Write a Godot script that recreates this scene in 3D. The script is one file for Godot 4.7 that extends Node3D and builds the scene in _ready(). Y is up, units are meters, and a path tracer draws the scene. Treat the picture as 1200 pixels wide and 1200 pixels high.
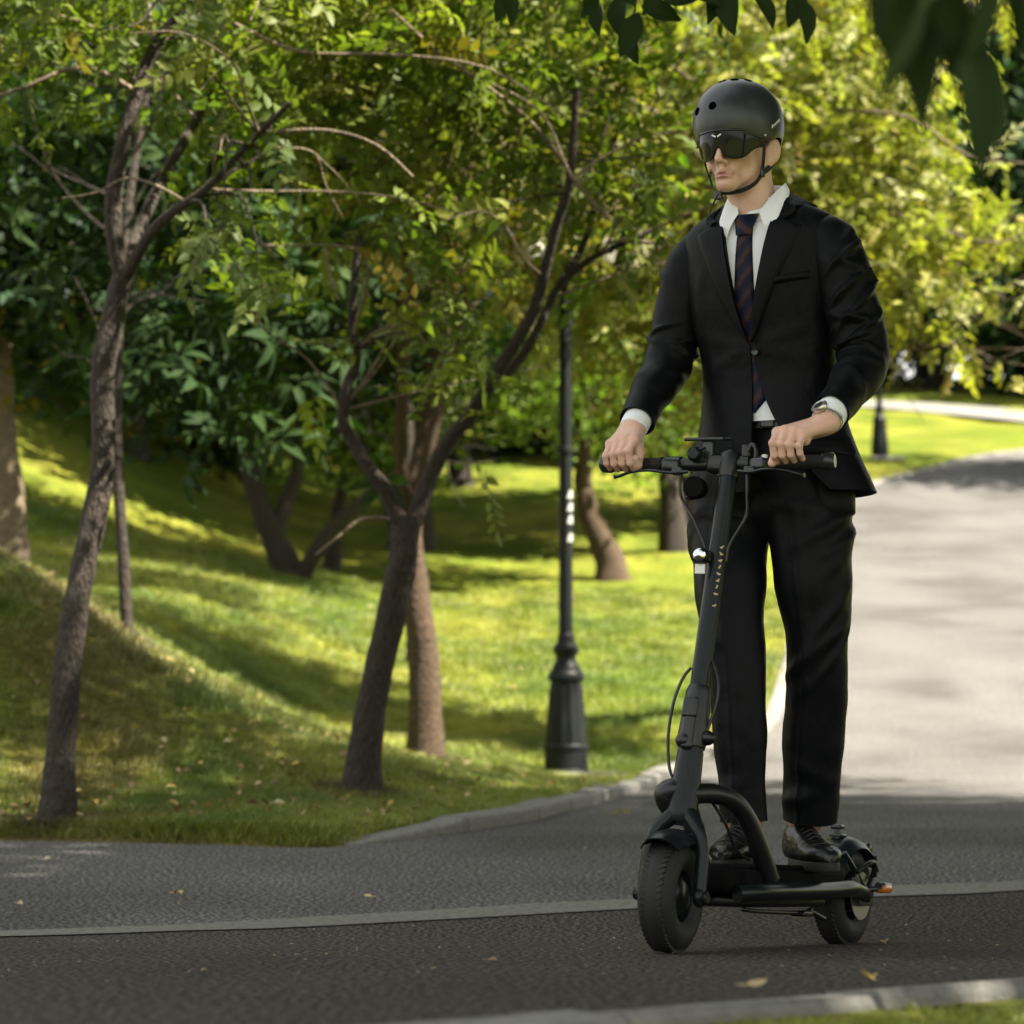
extends Node3D
# A man in a black suit rides an electric scooter down a park road; lawn, trees and street lamps behind him.

var org := Vector3.ZERO          # world place of the thing that is being built; meshes are stored relative to it
var used := {}
var rng := RandomNumberGenerator.new()
var tex := {}
var M := {}

# ------------------------------------------------------------------ mesh builder
class MB:
	var v := PackedVector3Array()
	var ix := PackedInt32Array()
	var col := PackedColorArray()
	var uv := PackedVector2Array()
	var c := Color.WHITE

	func vert(p: Vector3, u := Vector2.ZERO) -> int:
		v.append(p)
		col.append(c)
		uv.append(u)
		return v.size() - 1

	func tri(a: int, b: int, d: int) -> void:
		ix.append(a)
		ix.append(b)
		ix.append(d)

	func quad(a: int, b: int, d: int, e: int) -> void:
		tri(a, b, d)
		tri(a, d, e)

	func loft(rows: Array, closed := true, caps := 0) -> void:   # rows of equal length; caps: 1 start, 2 end
		var n: int = rows[0].size()
		var first := v.size()
		for r in rows.size():
			for k in n:
				vert(rows[r][k], Vector2(float(k) / n, float(r)))
		var m := n if closed else n - 1
		for r in rows.size() - 1:
			for k in m:
				var a := first + r * n + k
				var b := first + r * n + (k + 1) % n
				quad(a, b, b + n, a + n)
		for e in 2:
			if caps & (1 << e):
				var r0 := 0 if e == 0 else rows.size() - 1
				var mid := Vector3.ZERO
				for k in n:
					mid += rows[r0][k]
				var s := v.size()
				for k in n:
					vert(rows[r0][k])
				var q := vert(mid / n)
				for k in n:
					if e == 0:
						tri(q, s + (k + 1) % n, s + k)
					else:
						tri(q, s + k, s + (k + 1) % n)

	func tube(path: PackedVector3Array, rad: PackedFloat32Array, n := 8, caps := 3, flat := 1.0, up := Vector3.ZERO, noise: FastNoiseLite = null, amp := 0.0) -> void:
		var rows := []
		var t0 := (path[1] - path[0]).normalized()
		var x := up if up != Vector3.ZERO else (Vector3.UP if absf(t0.y) < 0.9 else Vector3.RIGHT)
		x = (x - t0 * x.dot(t0)).normalized()
		for k in path.size():
			var t := (path[mini(k + 1, path.size() - 1)] - path[maxi(k - 1, 0)]).normalized()
			x = (x - t * x.dot(t)).normalized()
			var y := t.cross(x)
			var row := PackedVector3Array()
			for j in n:
				var a := TAU * j / n
				var d := x * cos(a) * flat + y * sin(a)
				var p := path[k] + d * rad[k]
				if noise:
					p += d * noise.get_noise_3dv(p * Vector3(1, 0.35, 1)) * amp * rad[k]
				row.append(p)
			rows.append(row)
		loft(rows, true, caps)

	func rod(a: Vector3, b: Vector3, ra: float, rb := -1.0, n := 10) -> void:
		tube(PackedVector3Array([a, b]), PackedFloat32Array([ra, ra if rb < 0 else rb]), n)

	func lathe(profile: PackedVector2Array, at: Vector3, basis: Basis, n := 24, flutes := 0, depth := 0.0) -> void:   # x radius, y along basis.y; sharp bends get rows of their own
		var rows := []
		for k in profile.size():
			var row := PackedVector3Array()
			for j in n:
				var a := TAU * j / n
				var r := profile[k].x * (1.0 - (depth * (0.5 + 0.5 * cos(a * flutes)) if flutes else 0.0))
				row.append(at + basis * Vector3(cos(a) * r, profile[k].y, sin(a) * r))
			rows.append(row)
			if k > 0 and k < profile.size() - 1 and (profile[k] - profile[k - 1]).normalized().dot((profile[k + 1] - profile[k]).normalized()) < 0.75:
				loft(rows)
				rows = [row]
		loft(rows)

	func box(at: Vector3, size: Vector3, basis := Basis(), bev := 0.0) -> void:
		var h := size / 2
		if bev <= 0.0:
			for ax in 3:
				for s in [-1.0, 1.0]:
					var n := Vector3.ZERO
					n[ax] = s
					var u := Vector3.ZERO
					u[(ax + 1) % 3] = 1
					var w := Vector3.ZERO
					w[(ax + 2) % 3] = s
					var q := []
					for e in [[-1, -1], [-1, 1], [1, 1], [1, -1]]:
						q.append(vert(at + basis * ((n + u * e[0] + w * e[1]) * h)))
					quad(q[0], q[1], q[2], q[3])
			return
		# a rounded box: rings of a rounded rectangle, drawn in at both ends
		var rows := []
		for e in [[-h.y, bev], [-h.y + bev * 0.3, bev * 0.3], [-h.y + bev, 0.0], [h.y - bev, 0.0], [h.y - bev * 0.3, bev * 0.3], [h.y, bev]]:
			var row := PackedVector3Array()
			var i: float = e[1]
			for cnr in 4:
				var sx := 1.0 if cnr == 0 or cnr == 3 else -1.0
				var sz := 1.0 if cnr < 2 else -1.0
				for q in 3:
					var a := PI / 2 * (cnr + q / 2.0)
					row.append(at + basis * Vector3(sx * (h.x - bev) + cos(a) * (bev - i * 0.99), e[0], sz * (h.z - bev) + sin(a) * (bev - i * 0.99)))
			rows.append(row)
		loft(rows, true, 3)

	func ball(at: Vector3, r: Vector3, basis := Basis(), n := 12, m := 8) -> void:
		var rows := []
		for k in m + 1:
			var t := PI * k / m
			var row := PackedVector3Array()
			for j in n:
				var a := TAU * j / n
				row.append(at + basis * (Vector3(cos(a) * sin(t), -cos(t), sin(a) * sin(t)) * r))
			rows.append(row)
		loft(rows)

	func leaf(at: Vector3, dir: Vector3, nrm: Vector3, len: float, wid: float, curl := 0.15) -> void:
		var s := dir.cross(nrm).normalized() * wid * 0.5
		var n := nrm.normalized()
		var b := vert(at)
		var p1 := at + dir * len * 0.32 + n * len * curl * 0.25
		var p2 := at + dir * len * 0.68 + n * len * curl * 0.1
		var l1 := vert(p1 + s * 0.95 + n * wid * 0.16)
		var m1 := vert(p1)
		var r1 := vert(p1 - s * 0.95 + n * wid * 0.16)
		var l2 := vert(p2 + s * 0.8 + n * wid * 0.1)
		var m2 := vert(p2)
		var r2 := vert(p2 - s * 0.8 + n * wid * 0.1)
		var t := vert(at + dir * len - n * len * curl * 0.5)
		tri(b, l1, m1)
		tri(b, m1, r1)
		quad(l1, l2, m2, m1)
		quad(m1, m2, r2, r1)
		tri(l2, t, m2)
		tri(m2, t, r2)

	func mesh(o := Vector3.ZERO) -> ArrayMesh:
		var nrm := PackedVector3Array()
		nrm.resize(v.size())
		for k in range(0, ix.size(), 3):
			var a := ix[k]
			var b := ix[k + 1]
			var d := ix[k + 2]
			var f := (v[d] - v[a]).cross(v[b] - v[a])
			nrm[a] += f
			nrm[b] += f
			nrm[d] += f
		for k in v.size():
			nrm[k] = nrm[k].normalized() if nrm[k].length_squared() > 0 else Vector3.UP
		if o != Vector3.ZERO:
			for k in v.size():
				v[k] -= o
		var arr := []
		arr.resize(Mesh.ARRAY_MAX)
		arr[Mesh.ARRAY_VERTEX] = v
		arr[Mesh.ARRAY_NORMAL] = nrm
		arr[Mesh.ARRAY_COLOR] = col
		arr[Mesh.ARRAY_TEX_UV] = uv
		arr[Mesh.ARRAY_INDEX] = ix
		var m := ArrayMesh.new()
		m.add_surface_from_arrays(Mesh.PRIMITIVE_TRIANGLES, arr)
		return m

class Painter:
	func colour_at(_p: Vector3) -> Color:
		return Color.WHITE

# ------------------------------------------------------------------ a field of smoothly joined limbs, meshed as surface nets
class Field:
	var kind := PackedInt32Array()
	var a := PackedVector3Array()
	var b := PackedVector3Array()
	var ra := PackedFloat32Array()
	var rb := PackedFloat32Array()
	var sm := PackedFloat32Array()
	var inv: Array[Basis] = []
	var rad: Array[Vector3] = []
	var bound := PackedFloat32Array()
	var mid := PackedVector3Array()

	func cone(p: Vector3, q: Vector3, r0: float, r1: float, k := 0.02) -> void:
		add(0, p, q, r0, r1, k, Basis(), Vector3.ZERO, (p + q) / 2, p.distance_to(q) / 2 + maxf(r0, r1))

	func egg(p: Vector3, r: Vector3, basis := Basis(), k := 0.02, cut := false) -> void:
		add(2 if cut else 1, p, p, 0, 0, k, basis.transposed(), r, p, maxf(r.x, maxf(r.y, r.z)))

	func add(t: int, p: Vector3, q: Vector3, r0: float, r1: float, k: float, i: Basis, r: Vector3, m: Vector3, bd: float) -> void:
		kind.append(t)
		a.append(p)
		b.append(q)
		ra.append(r0)
		rb.append(r1)
		sm.append(k)
		inv.append(i)
		rad.append(r)
		mid.append(m)
		bound.append(bd)

	func at(p: Vector3) -> float:
		var d := 1e3
		for i in kind.size():
			var k := sm[i]
			var far := p.distance_to(mid[i]) - bound[i]
			if far > d + k or (kind[i] == 2 and far > k):
				continue
			var e: float
			if kind[i] == 0:
				var ab := b[i] - a[i]
				var t := clampf((p - a[i]).dot(ab) / maxf(ab.length_squared(), 1e-9), 0, 1)
				e = p.distance_to(a[i] + ab * t) - lerpf(ra[i], rb[i], t)
			else:
				var q := inv[i] * (p - a[i])
				var s := q / rad[i]
				var l := s.length()
				var g := (s / rad[i]).length()
				e = l * (l - 1.0) / maxf(g, 1e-6)
			if kind[i] == 2:
				var h2 := maxf(k - absf(-e - d), 0.0) / k
				d = maxf(d, -e) + h2 * h2 * k * 0.25
			else:
				var h := maxf(k - absf(e - d), 0.0) / k
				d = minf(d, e) - h * h * k * 0.25
		return d

	func build(mb: MB, lo: Vector3, hi: Vector3, cell: float, paint: Painter = null) -> void:
		const B := 6
		var n := Vector3i(((hi - lo) / cell / B).ceil()) * B
		var sx := n.x + 1
		var sxy := sx * (n.y + 1)
		var g := PackedFloat32Array()
		g.resize(sxy * (n.z + 1))
		g.fill(1e4)
		var live: Array[Vector3i] = []
		var reach := cell * B * 0.87 * 1.9
		for z in range(0, n.z, B):
			for y in range(0, n.y, B):
				for x in range(0, n.x, B):
					if absf(at(lo + Vector3(x + B * 0.5, y + B * 0.5, z + B * 0.5) * cell)) > reach:
						continue
					live.append(Vector3i(x, y, z))
					for k in B + 1:
						for j in B + 1:
							var row := (z + k) * sxy + (y + j) * sx + x
							for i in B + 1:
								if g[row + i] > 9e3:
									g[row + i] = at(lo + Vector3(x + i, y + j, z + k) * cell)
		var id := {}
		var off := [0, 1, sx, sx + 1, sxy, sxy + 1, sxy + sx, sxy + sx + 1]
		var edges := [[0, 1], [2, 3], [4, 5], [6, 7], [0, 2], [1, 3], [4, 6], [5, 7], [0, 4], [1, 5], [2, 6], [3, 7]]
		var corner := []
		for q in 8:
			corner.append(Vector3(q & 1, (q >> 1) & 1, q >> 2))
		for blk in live:
			for k in B:
				for j in B:
					for i in B:
						var at0 := (blk.z + k) * sxy + (blk.y + j) * sx + blk.x + i
						var mask := 0
						for q in 8:
							if g[at0 + off[q]] < 0:
								mask |= 1 << q
						if mask == 0 or mask == 255:
							continue
						var s := Vector3.ZERO
						var cnt := 0
						for e in edges:
							var d0: float = g[at0 + off[e[0]]]
							var d1: float = g[at0 + off[e[1]]]
							if (d0 < 0) != (d1 < 0):
								s += (corner[e[0]] as Vector3).lerp(corner[e[1]], d0 / (d0 - d1))
								cnt += 1
						var p := lo + (Vector3(blk.x + i, blk.y + j, blk.z + k) + s / cnt) * cell
						if paint:
							mb.c = paint.colour_at(p)
						id[at0] = mb.vert(p)
		for at0: int in id:
			var neg := g[at0] < 0
			for ax in 3:
				var o1: int = [1, sx, sxy][ax]
				if neg == (g[at0 + o1] < 0):
					continue
				var u: int = [sx, sxy, 1][ax]
				var w: int = [sxy, 1, sx][ax]
				if not (id.has(at0 - u) and id.has(at0 - w) and id.has(at0 - u - w)):
					continue
				if neg:
					mb.quad(id[at0], id[at0 - w], id[at0 - u - w], id[at0 - u])
				else:
					mb.quad(id[at0], id[at0 - u], id[at0 - u - w], id[at0 - w])

# ------------------------------------------------------------------ naming and placing
func numbered(called: String) -> String:
	var k: int = used.get(called, 0)
	used[called] = k + 1
	return called if k == 0 else "%s_%03d" % [called, k]

func thing(called: String, label: String, category: String, at := Vector3.ZERO, group := "") -> Node3D:
	var o := Node3D.new()
	o.name = numbered(called)
	o.position = at
	add_child(o, true)
	org = at
	return tag(o, label, category, group)

func tag(o: Node3D, label: String, category: String, group := "") -> Node3D:
	o.set_meta("label", label)
	o.set_meta("category", category)
	if group:
		o.set_meta("group", group)
	return o

func put(called: String, mb: MB, m: Material, parent: Node = self) -> MeshInstance3D:
	return put_mesh(called, mb.mesh(org), m, parent)

func put_mesh(called: String, mesh: Mesh, m: Material, parent: Node = self, xf := Transform3D()) -> MeshInstance3D:
	var o := MeshInstance3D.new()
	var n := 0
	var nm := called
	while parent.has_node(NodePath(nm)):
		n += 1
		nm = "%s_%03d" % [called, n]
	o.name = nm
	o.mesh = mesh
	o.material_override = m
	o.transform = xf
	parent.add_child(o, true)
	return o

func structure(o: Node) -> Node:
	o.set_meta("kind", "structure")
	return o

func scatter(called: String, mesh: Mesh, m: Material, xfs: Array, cols: Array, parent: Node) -> MultiMeshInstance3D:
	var mm := MultiMesh.new()
	mm.transform_format = MultiMesh.TRANSFORM_3D
	mm.use_colors = true
	mm.mesh = mesh
	mm.instance_count = xfs.size()
	for k in xfs.size():
		mm.set_instance_transform(k, xfs[k])
		mm.set_instance_color(k, cols[k])
	var o := MultiMeshInstance3D.new()
	o.name = called
	o.multimesh = mm
	o.material_override = m
	o.set_meta("kind", "stuff")
	parent.add_child(o, true)
	return o

# ------------------------------------------------------------------ materials
func noise_tex(called: String, freq: float, octaves: int, stops: Array, kind := FastNoiseLite.TYPE_SIMPLEX_SMOOTH, side := 512, normal := false, bump := 4.0) -> Texture2D:
	if tex.has(called):
		return tex[called]
	var f := FastNoiseLite.new()
	f.noise_type = kind
	f.seed = called.hash() & 0xFFFF
	f.frequency = freq
	f.fractal_octaves = octaves
	var t := NoiseTexture2D.new()
	t.width = side
	t.height = side
	t.seamless = true
	t.noise = f
	t.as_normal_map = normal
	t.bump_strength = bump
	if not normal and stops:
		var g := Gradient.new()
		g.offsets = PackedFloat32Array(stops.map(func(s): return s[0]))
		g.colors = PackedColorArray(stops.map(func(s): return s[1]))
		t.color_ramp = g
	tex[called] = t
	return t

func lin(r: float, g: float, b: float) -> Color:
	return Color(r, g, b).linear_to_srgb()

func mat(called: String, c: Color, rough: float, metal := 0.0, vc := false) -> StandardMaterial3D:
	var m := StandardMaterial3D.new()
	m.resource_name = called
	m.albedo_color = c.linear_to_srgb()
	m.roughness = rough
	m.metallic = metal
	m.vertex_color_use_as_albedo = vc
	m.metallic_specular = 0.5
	M[called] = m
	return m

func relief(m: StandardMaterial3D, t: Texture2D, scale: Vector3, cm: float, world := false) -> void:
	m.heightmap_enabled = true
	m.heightmap_texture = t
	m.heightmap_scale = cm
	m.uv1_triplanar = true
	m.uv1_world_triplanar = world
	m.uv1_scale = scale

func grain(m: StandardMaterial3D, called: String, freq: float, octaves: int, stops: Array, kind := FastNoiseLite.TYPE_SIMPLEX_SMOOTH, side := 512) -> void:   # stops are linear factors of the base colour
	var top := 0.0
	for s in stops:
		top = maxf(top, maxf(s[1], maxf(s[2], s[3])))
	var ramp := []
	for s in stops:
		ramp.append([s[0], lin(s[1] / top, s[2] / top, s[3] / top)])
	var l := m.albedo_color.srgb_to_linear()
	m.albedo_color = lin(l.r * top, l.g * top, l.b * top)
	m.albedo_texture = noise_tex(called, freq, octaves, ramp, kind, side)

func grey(lo: float, hi: float) -> Array:
	return [[0.0, lin(lo, lo, lo)], [1.0, lin(hi, hi, hi)]]

func materials() -> void:
	var m: StandardMaterial3D
	# ground
	m = mat("asphalt", Color(0.132, 0.13, 0.126), 0.92)
	m.metallic_specular = 0.3
	grain(m, "asphalt_grain", 0.05, 5, [[0.0, .15, .15, .15], [0.42, .55, .55, .53], [0.56, 1, .98, .94], [0.68, 1.7, 1.65, 1.6], [1.0, 2.6, 2.5, 2.4]], FastNoiseLite.TYPE_SIMPLEX, 1024)
	relief(m, noise_tex("asphalt_bump", 0.05, 4, [], FastNoiseLite.TYPE_SIMPLEX, 1024), Vector3.ONE * 0.8, 0.8, true)
	m.detail_enabled = true
	m.detail_uv_layer = BaseMaterial3D.DETAIL_UV_2
	m.detail_albedo = noise_tex("asphalt_wear", 0.006, 4, [[0.15, lin(.58, .57, .56)], [0.5, lin(.84, .84, .84)], [0.8, lin(1, 1, 1)]])
	m.detail_blend_mode = BaseMaterial3D.BLEND_MODE_MUL
	m.uv2_triplanar = true
	m.uv2_world_triplanar = true
	m.uv2_scale = Vector3.ONE * 0.13
	var m2: StandardMaterial3D = m.duplicate()
	m2.resource_name = "dark_asphalt"
	m2.albedo_color = lin(0.040, 0.0355, 0.032)
	grain(m2, "dark_grain", 0.055, 5, [[0.0, .08, .08, .08], [0.42, .45, .45, .45], [0.53, 1, 1, 1], [0.62, 2.8, 2.65, 2.45], [1.0, 6.0, 5.7, 5.2]], FastNoiseLite.TYPE_SIMPLEX, 1024)
	M["dark_asphalt"] = m2
	m = mat("concrete", Color(0.2, 0.195, 0.18), 0.9)
	grain(m, "concrete_grain", 0.03, 5, [[0.0, .45, .44, .4], [0.5, .9, .9, .87], [1.0, 1.15, 1.12, 1.05]])
	relief(m, noise_tex("concrete_bump", 0.08, 4, []), Vector3.ONE * 1.7, 0.5, true)
	m2 = m.duplicate()
	m2.resource_name = "strip_concrete"
	m2.albedo_color = lin(.19, .19, .165)
	M["strip_concrete"] = m2
	m = mat("lawn", Color(0.9, 0.9, 0.9), 0.95, 0.0, true)
	m.metallic_specular = 0.15
	grain(m, "lawn_grain", 0.05, 5, [[0.0, .38, .42, .35], [0.5, .95, .95, .9], [1.0, 1.5, 1.4, 1.1]], FastNoiseLite.TYPE_SIMPLEX, 1024)
	relief(m, noise_tex("lawn_bump", 0.09, 4, []), Vector3.ONE * 0.35, 4.0, true)
	mat("grass", Color(1, 1, 1), 0.55, 0, true)
	M.grass.backlight_enabled = true
	M.grass.backlight = Color(.7, .75, .4)
	# trees
	for b in [["bark_dark", Color(.036, .027, .019)], ["bark_brown", Color(.075, .047, .025)], ["bark_pale", Color(.2, .155, .105)]]:
		m = mat(b[0], b[1], 0.9)
		grain(m, "bark_grain", 0.03, 5, [[0.0, .28, .27, .25], [0.45, .85, .83, .8], [0.7, 1.15, 1.12, 1.05], [1.0, 2.1, 2.2, 1.9]])
		relief(m, noise_tex("bark_bump", 0.035, 5, [], FastNoiseLite.TYPE_CELLULAR), Vector3(4.0, 1.3, 4.0), 2.6)
	m = mat("leaf", Color(1, 1, 1), 0.5, 0, true)
	m.metallic_specular = 0.3
	m.backlight_enabled = true
	m.backlight = Color(.92, 1.0, .55)
	m = mat("leaf_dull", Color(1, 1, 1), 0.55, 0, true)
	m.metallic_specular = 0.14
	m.backlight_enabled = true
	m.backlight = Color(.5, .6, .25)
	# scooter and lamps
	m = mat("matt_black", Color(.007, .008, .008), 0.42)
	m.roughness_texture = noise_tex("smudge", 0.02, 4, grey(.62, 1.0))
	m.uv1_triplanar = true
	m.uv1_scale = Vector3.ONE * 3
	mat("gloss_black", Color(.02, .024, .026), 0.26)
	mat("scooter_grey", Color(.009, .0115, .0125), 0.3, 0.0)
	M.scooter_grey.metallic_specular = 0.35
	m = mat("rubber", Color(.010, .010, .010), 0.7)
	grain(m, "rubber_grain", 0.04, 4, [[0.0, .6, .6, .6], [1.0, 1.7, 1.65, 1.5]])
	m.uv1_triplanar = true
	m.uv1_scale = Vector3.ONE * 4
	mat("steel", Color(.62, .61, .58), 0.3, 0.9)
	mat("chrome", Color(.75, .75, .75), 0.1, 1.0)
	mat("cable", Color(.012, .012, .012), 0.4)
	mat("amber", Color(.55, .17, .03), 0.15)
	mat("white_plastic", Color(.75, .75, .72), 0.35)
	mat("gold_print", Color(.55, .44, .2), 0.4)
	m = mat("cast_iron", Color(.006, .008, .0075), 0.45)
	m.metallic_specular = 0.35
	relief(m, noise_tex("iron_bump", 0.06, 4, []), Vector3.ONE * 2.0, 0.25)
	m = mat("milk_glass", Color(.62, .6, .52), 0.3)
	m.backlight_enabled = true
	m.backlight = Color(.6, .58, .5)
	# the man
	m = mat("skin", Color(1, 1, 1), 0.47, 0, true)
	m.subsurf_scatter_enabled = true
	m.subsurf_scatter_strength = 0.12
	grain(m, "skin_mottle", 0.05, 4, [[0.0, .84, .76, .72], [0.5, 1, 1, 1], [1.0, 1.06, 1.0, .97]])
	relief(m, noise_tex("skin_bump", 0.12, 3, []), Vector3.ONE * 6.0, 0.05)
	m = mat("suit", Color(.0028, .0035, .0042), 0.5)
	m.rim_enabled = true
	m.rim = 0.03
	m.metallic_specular = 0.24
	m.rim_tint = 0.3
	grain(m, "cloth_grain", 0.2, 3, [[0.0, .7, .7, .7], [1.0, 1.25, 1.25, 1.25]])
	relief(m, noise_tex("cloth_bump", 0.013, 4, []), Vector3(2.2, 1.4, 2.2), 0.3)
	m2 = m.duplicate()
	m2.resource_name = "trouser_cloth"
	m2.albedo_color = lin(.0042 * 1.25, .0046 * 1.25, .0058 * 1.25)
	M["trouser_cloth"] = m2
	m = mat("shirt", Color(.82, .84, .87), 0.75)
	relief(m, noise_tex("cloth_bump", 0.013, 4, []), Vector3.ONE * 3.0, 0.3)
	m = mat("tie", Color(1, 1, 1), 0.45, 0, true)
	m.metallic_specular = 0.25
	m = mat("shoe_leather", Color(.010, .010, .010), 0.33)
	relief(m, noise_tex("cloth_bump", 0.013, 4, []), Vector3.ONE * 5.0, 0.3)
	m = mat("helmet_shell", Color(.026, .03, .033), 0.4)
	m.roughness_texture = tex["smudge"]
	m.uv1_triplanar = true
	m.uv1_scale = Vector3.ONE * 2
	m = mat("lens", Color(.012, .014, .014), 0.06)
	m.metallic_specular = 0.32
	mat("strap", Color(.014, .013, .014), 0.8)
	mat("hole", Color(.002, .002, .002), 1.0)
	M.hole.metallic_specular = 0.0
	mat("hair", Color(.013, .009, .007), 0.5)
	mat("paper", Color(.36, .37, .33), 0.8)
	mat("deck_black", Color(.007, .007, .007), 0.8)
	M.deck_black.metallic_specular = 0.15
	mat("white_print", Color(.75, .76, .76), 0.5)
	mat("eyeball", Color(.5, .48, .45), 0.2)
	mat("dry_leaf", Color(1, 1, 1), 0.6, 0, true)
	M.dry_leaf.backlight_enabled = true
	M.dry_leaf.backlight = Color(.4, .35, .15)

# ------------------------------------------------------------------ the lie of the land
const TD := [-30.0, -5.0, 0.0, 3.0, 5.9, 7.2, 8.2, 10.0, 12.0, 14.0, 18.0, 20.0, 24.0, 28.0, 32.0, 40.0, 48.0, 60.0, 80.0, 140.0, 300.0]
const TE := [0.3, 0.28, 0.25, 0.145, 0.0, -0.06, -0.03, 0.07, 0.12, 0.14, 0.13, 0.29, 0.97, 1.75, 2.45, 4.1, 5.8, 8.2, 11.5, 16.0, 22.0]
# the lawn's edge along the road, then the grass verge by the camera: x, distance
const EDGE := [Vector2(-30, 12.5), Vector2(-12, 11.6), Vector2(-5, 10.7), Vector2(-2.04, 10.28), Vector2(-1.16, 10.06), Vector2(-0.63, 10.0), Vector2(0, 11.3), Vector2(0.2, 12.2), Vector2(0.46, 13.7), Vector2(0.76, 16.6), Vector2(1.13, 18.9), Vector2(1.71, 20.6), Vector2(2.26, 21.9), Vector2(3.02, 26.6), Vector2(4.59, 36.1), Vector2(5.53, 41.3), Vector2(7.5, 45), Vector2(9.7, 48.1), Vector2(16, 52), Vector2(40, 60)]
const VERGE := [Vector2(-3.2, -0.4), Vector2(-0.7, 2.4), Vector2(-0.04, 3.22), Vector2(0.24, 3.56), Vector2(0.94, 4.42), Vector2(2.2, 6.0), Vector2(4.2, 9.4), Vector2(6.6, 14), Vector2(8.2, 22), Vector2(10, 32), Vector2(13, 38), Vector2(20, 43), Vector2(40, 50)]
const STRIP := [Vector2(-20, 2.4), Vector2(-8, 5.3), Vector2(-3.5, 6.55), Vector2(-1.44, 7.2), Vector2(0.36, 8.1), Vector2(1.71, 8.62), Vector2(5.0, 9.8)]
var lump := FastNoiseLite.new()
var patchy := FastNoiseLite.new()
var rough := FastNoiseLite.new()
var slope_at := []

func base_height(d: float) -> float:
	var i := clampi(TD.bsearch(d) - 1, 0, TD.size() - 2)
	var w: float = TD[i + 1] - TD[i]
	var t := clampf((d - TD[i]) / w, 0, 1)
	return (2 * t * t * t - 3 * t * t + 1) * TE[i] + (t * t * t - 2 * t * t + t) * w * slope_at[i] + (-2 * t * t * t + 3 * t * t) * TE[i + 1] + (t * t * t - t * t) * w * slope_at[i + 1]

func spline(pts: Array, n: int) -> PackedVector2Array:
	var out := PackedVector2Array()
	for k in pts.size() - 1:
		for j in n:
			out.append((pts[k] as Vector2).cubic_interpolate(pts[k + 1], pts[maxi(k - 1, 0)], pts[mini(k + 2, pts.size() - 1)], float(j) / n))
	out.append(pts[-1])
	return out

func spline3(pts: Array, n: int) -> PackedVector3Array:
	var out := PackedVector3Array()
	for k in pts.size() - 1:
		for j in n:
			out.append((pts[k] as Vector3).cubic_interpolate(pts[k + 1], pts[maxi(k - 1, 0)], pts[mini(k + 2, pts.size() - 1)], float(j) / n))
	out.append(pts[-1])
	return out

var road_poly := PackedVector2Array()
var edge_line := PackedVector2Array()
var verge_line := PackedVector2Array()
var strip_line := PackedVector2Array()

func off_road(p: Vector2) -> float:   # metres outside the road, negative on it
	var best := 1e9
	for line: PackedVector2Array in ([verge_line] if p.y < 6.5 else [edge_line] if p.x < 1.5 else [edge_line, verge_line]):
		for k in line.size() - 1:
			best = minf(best, p.distance_squared_to(Geometry2D.get_closest_point_to_segment(p, line[k], line[k + 1])))
	return -sqrt(best) if Geometry2D.is_point_in_polygon(p + Vector2(1.3e-4, 0.7e-4), road_poly) else sqrt(best)

func lawn_height(x: float, d: float, away := -1.0) -> float:
	var a := away if away >= 0 else maxf(off_road(Vector2(x, d)), 0.0)
	var gx := exp(-pow((x + 3.6) / 1.35, 2) / 2) if x > -3.6 else 1.0 + 0.12 * minf(-3.6 - x, 8)
	var dz := (d - 13.4) / (1.0 if d < 13.4 else 9.0)
	var mound := 1.5 * gx * exp(-dz * dz / 2) * smoothstep(9.5, 11.5, d) * smoothstep(0.0, 1.0, a)
	var hill := 2.8 * smoothstep(20, 40, d) * smoothstep(-2.0, -9.0, x)
	var n := lump.get_noise_2d(x, d) * 0.05 * smoothstep(0.0, 2.0, a) * (1.0 + d * 0.03)
	return base_height(d) + (0.045 * smoothstep(0.05, 0.2, a) if d > 6.5 or x > 2.0 else -0.03 * smoothstep(0.02, 0.3, a)) + mound + hill + n + (0.03 * smoothstep(0.1, 1.2, a) if d > 6.5 else 0.0)

func ground(x: float, z: float) -> Vector3:
	return Vector3(x, lawn_height(x, -z), z)

func lawn_color(x: float, d: float) -> Color:
	var n := patchy.get_noise_2d(x * 1.0, d * 0.7)
	var m := patchy.get_noise_2d(x * 3.1 + 40, d * 2.3 + 7)
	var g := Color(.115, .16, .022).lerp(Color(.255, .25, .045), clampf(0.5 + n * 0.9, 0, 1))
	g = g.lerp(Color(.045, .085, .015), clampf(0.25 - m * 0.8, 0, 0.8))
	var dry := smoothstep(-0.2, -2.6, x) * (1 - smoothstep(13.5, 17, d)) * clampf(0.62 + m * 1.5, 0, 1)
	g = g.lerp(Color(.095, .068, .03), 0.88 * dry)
	for q in [[-1.867, 10.6], [-.716, 12.0], [-.585, 17.6], [-2.175, 14.5], [-2.467, 29.0], [1.22, 31.0]]:   # worn soil round the trunks
		var away := Vector2(x, d).distance_to(Vector2(q[0], q[1])) + m * .15
		g = g.lerp(Color(.05, .036, .022), 0.85 * (1 - smoothstep(.12, .34, away)))
	return g

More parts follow.
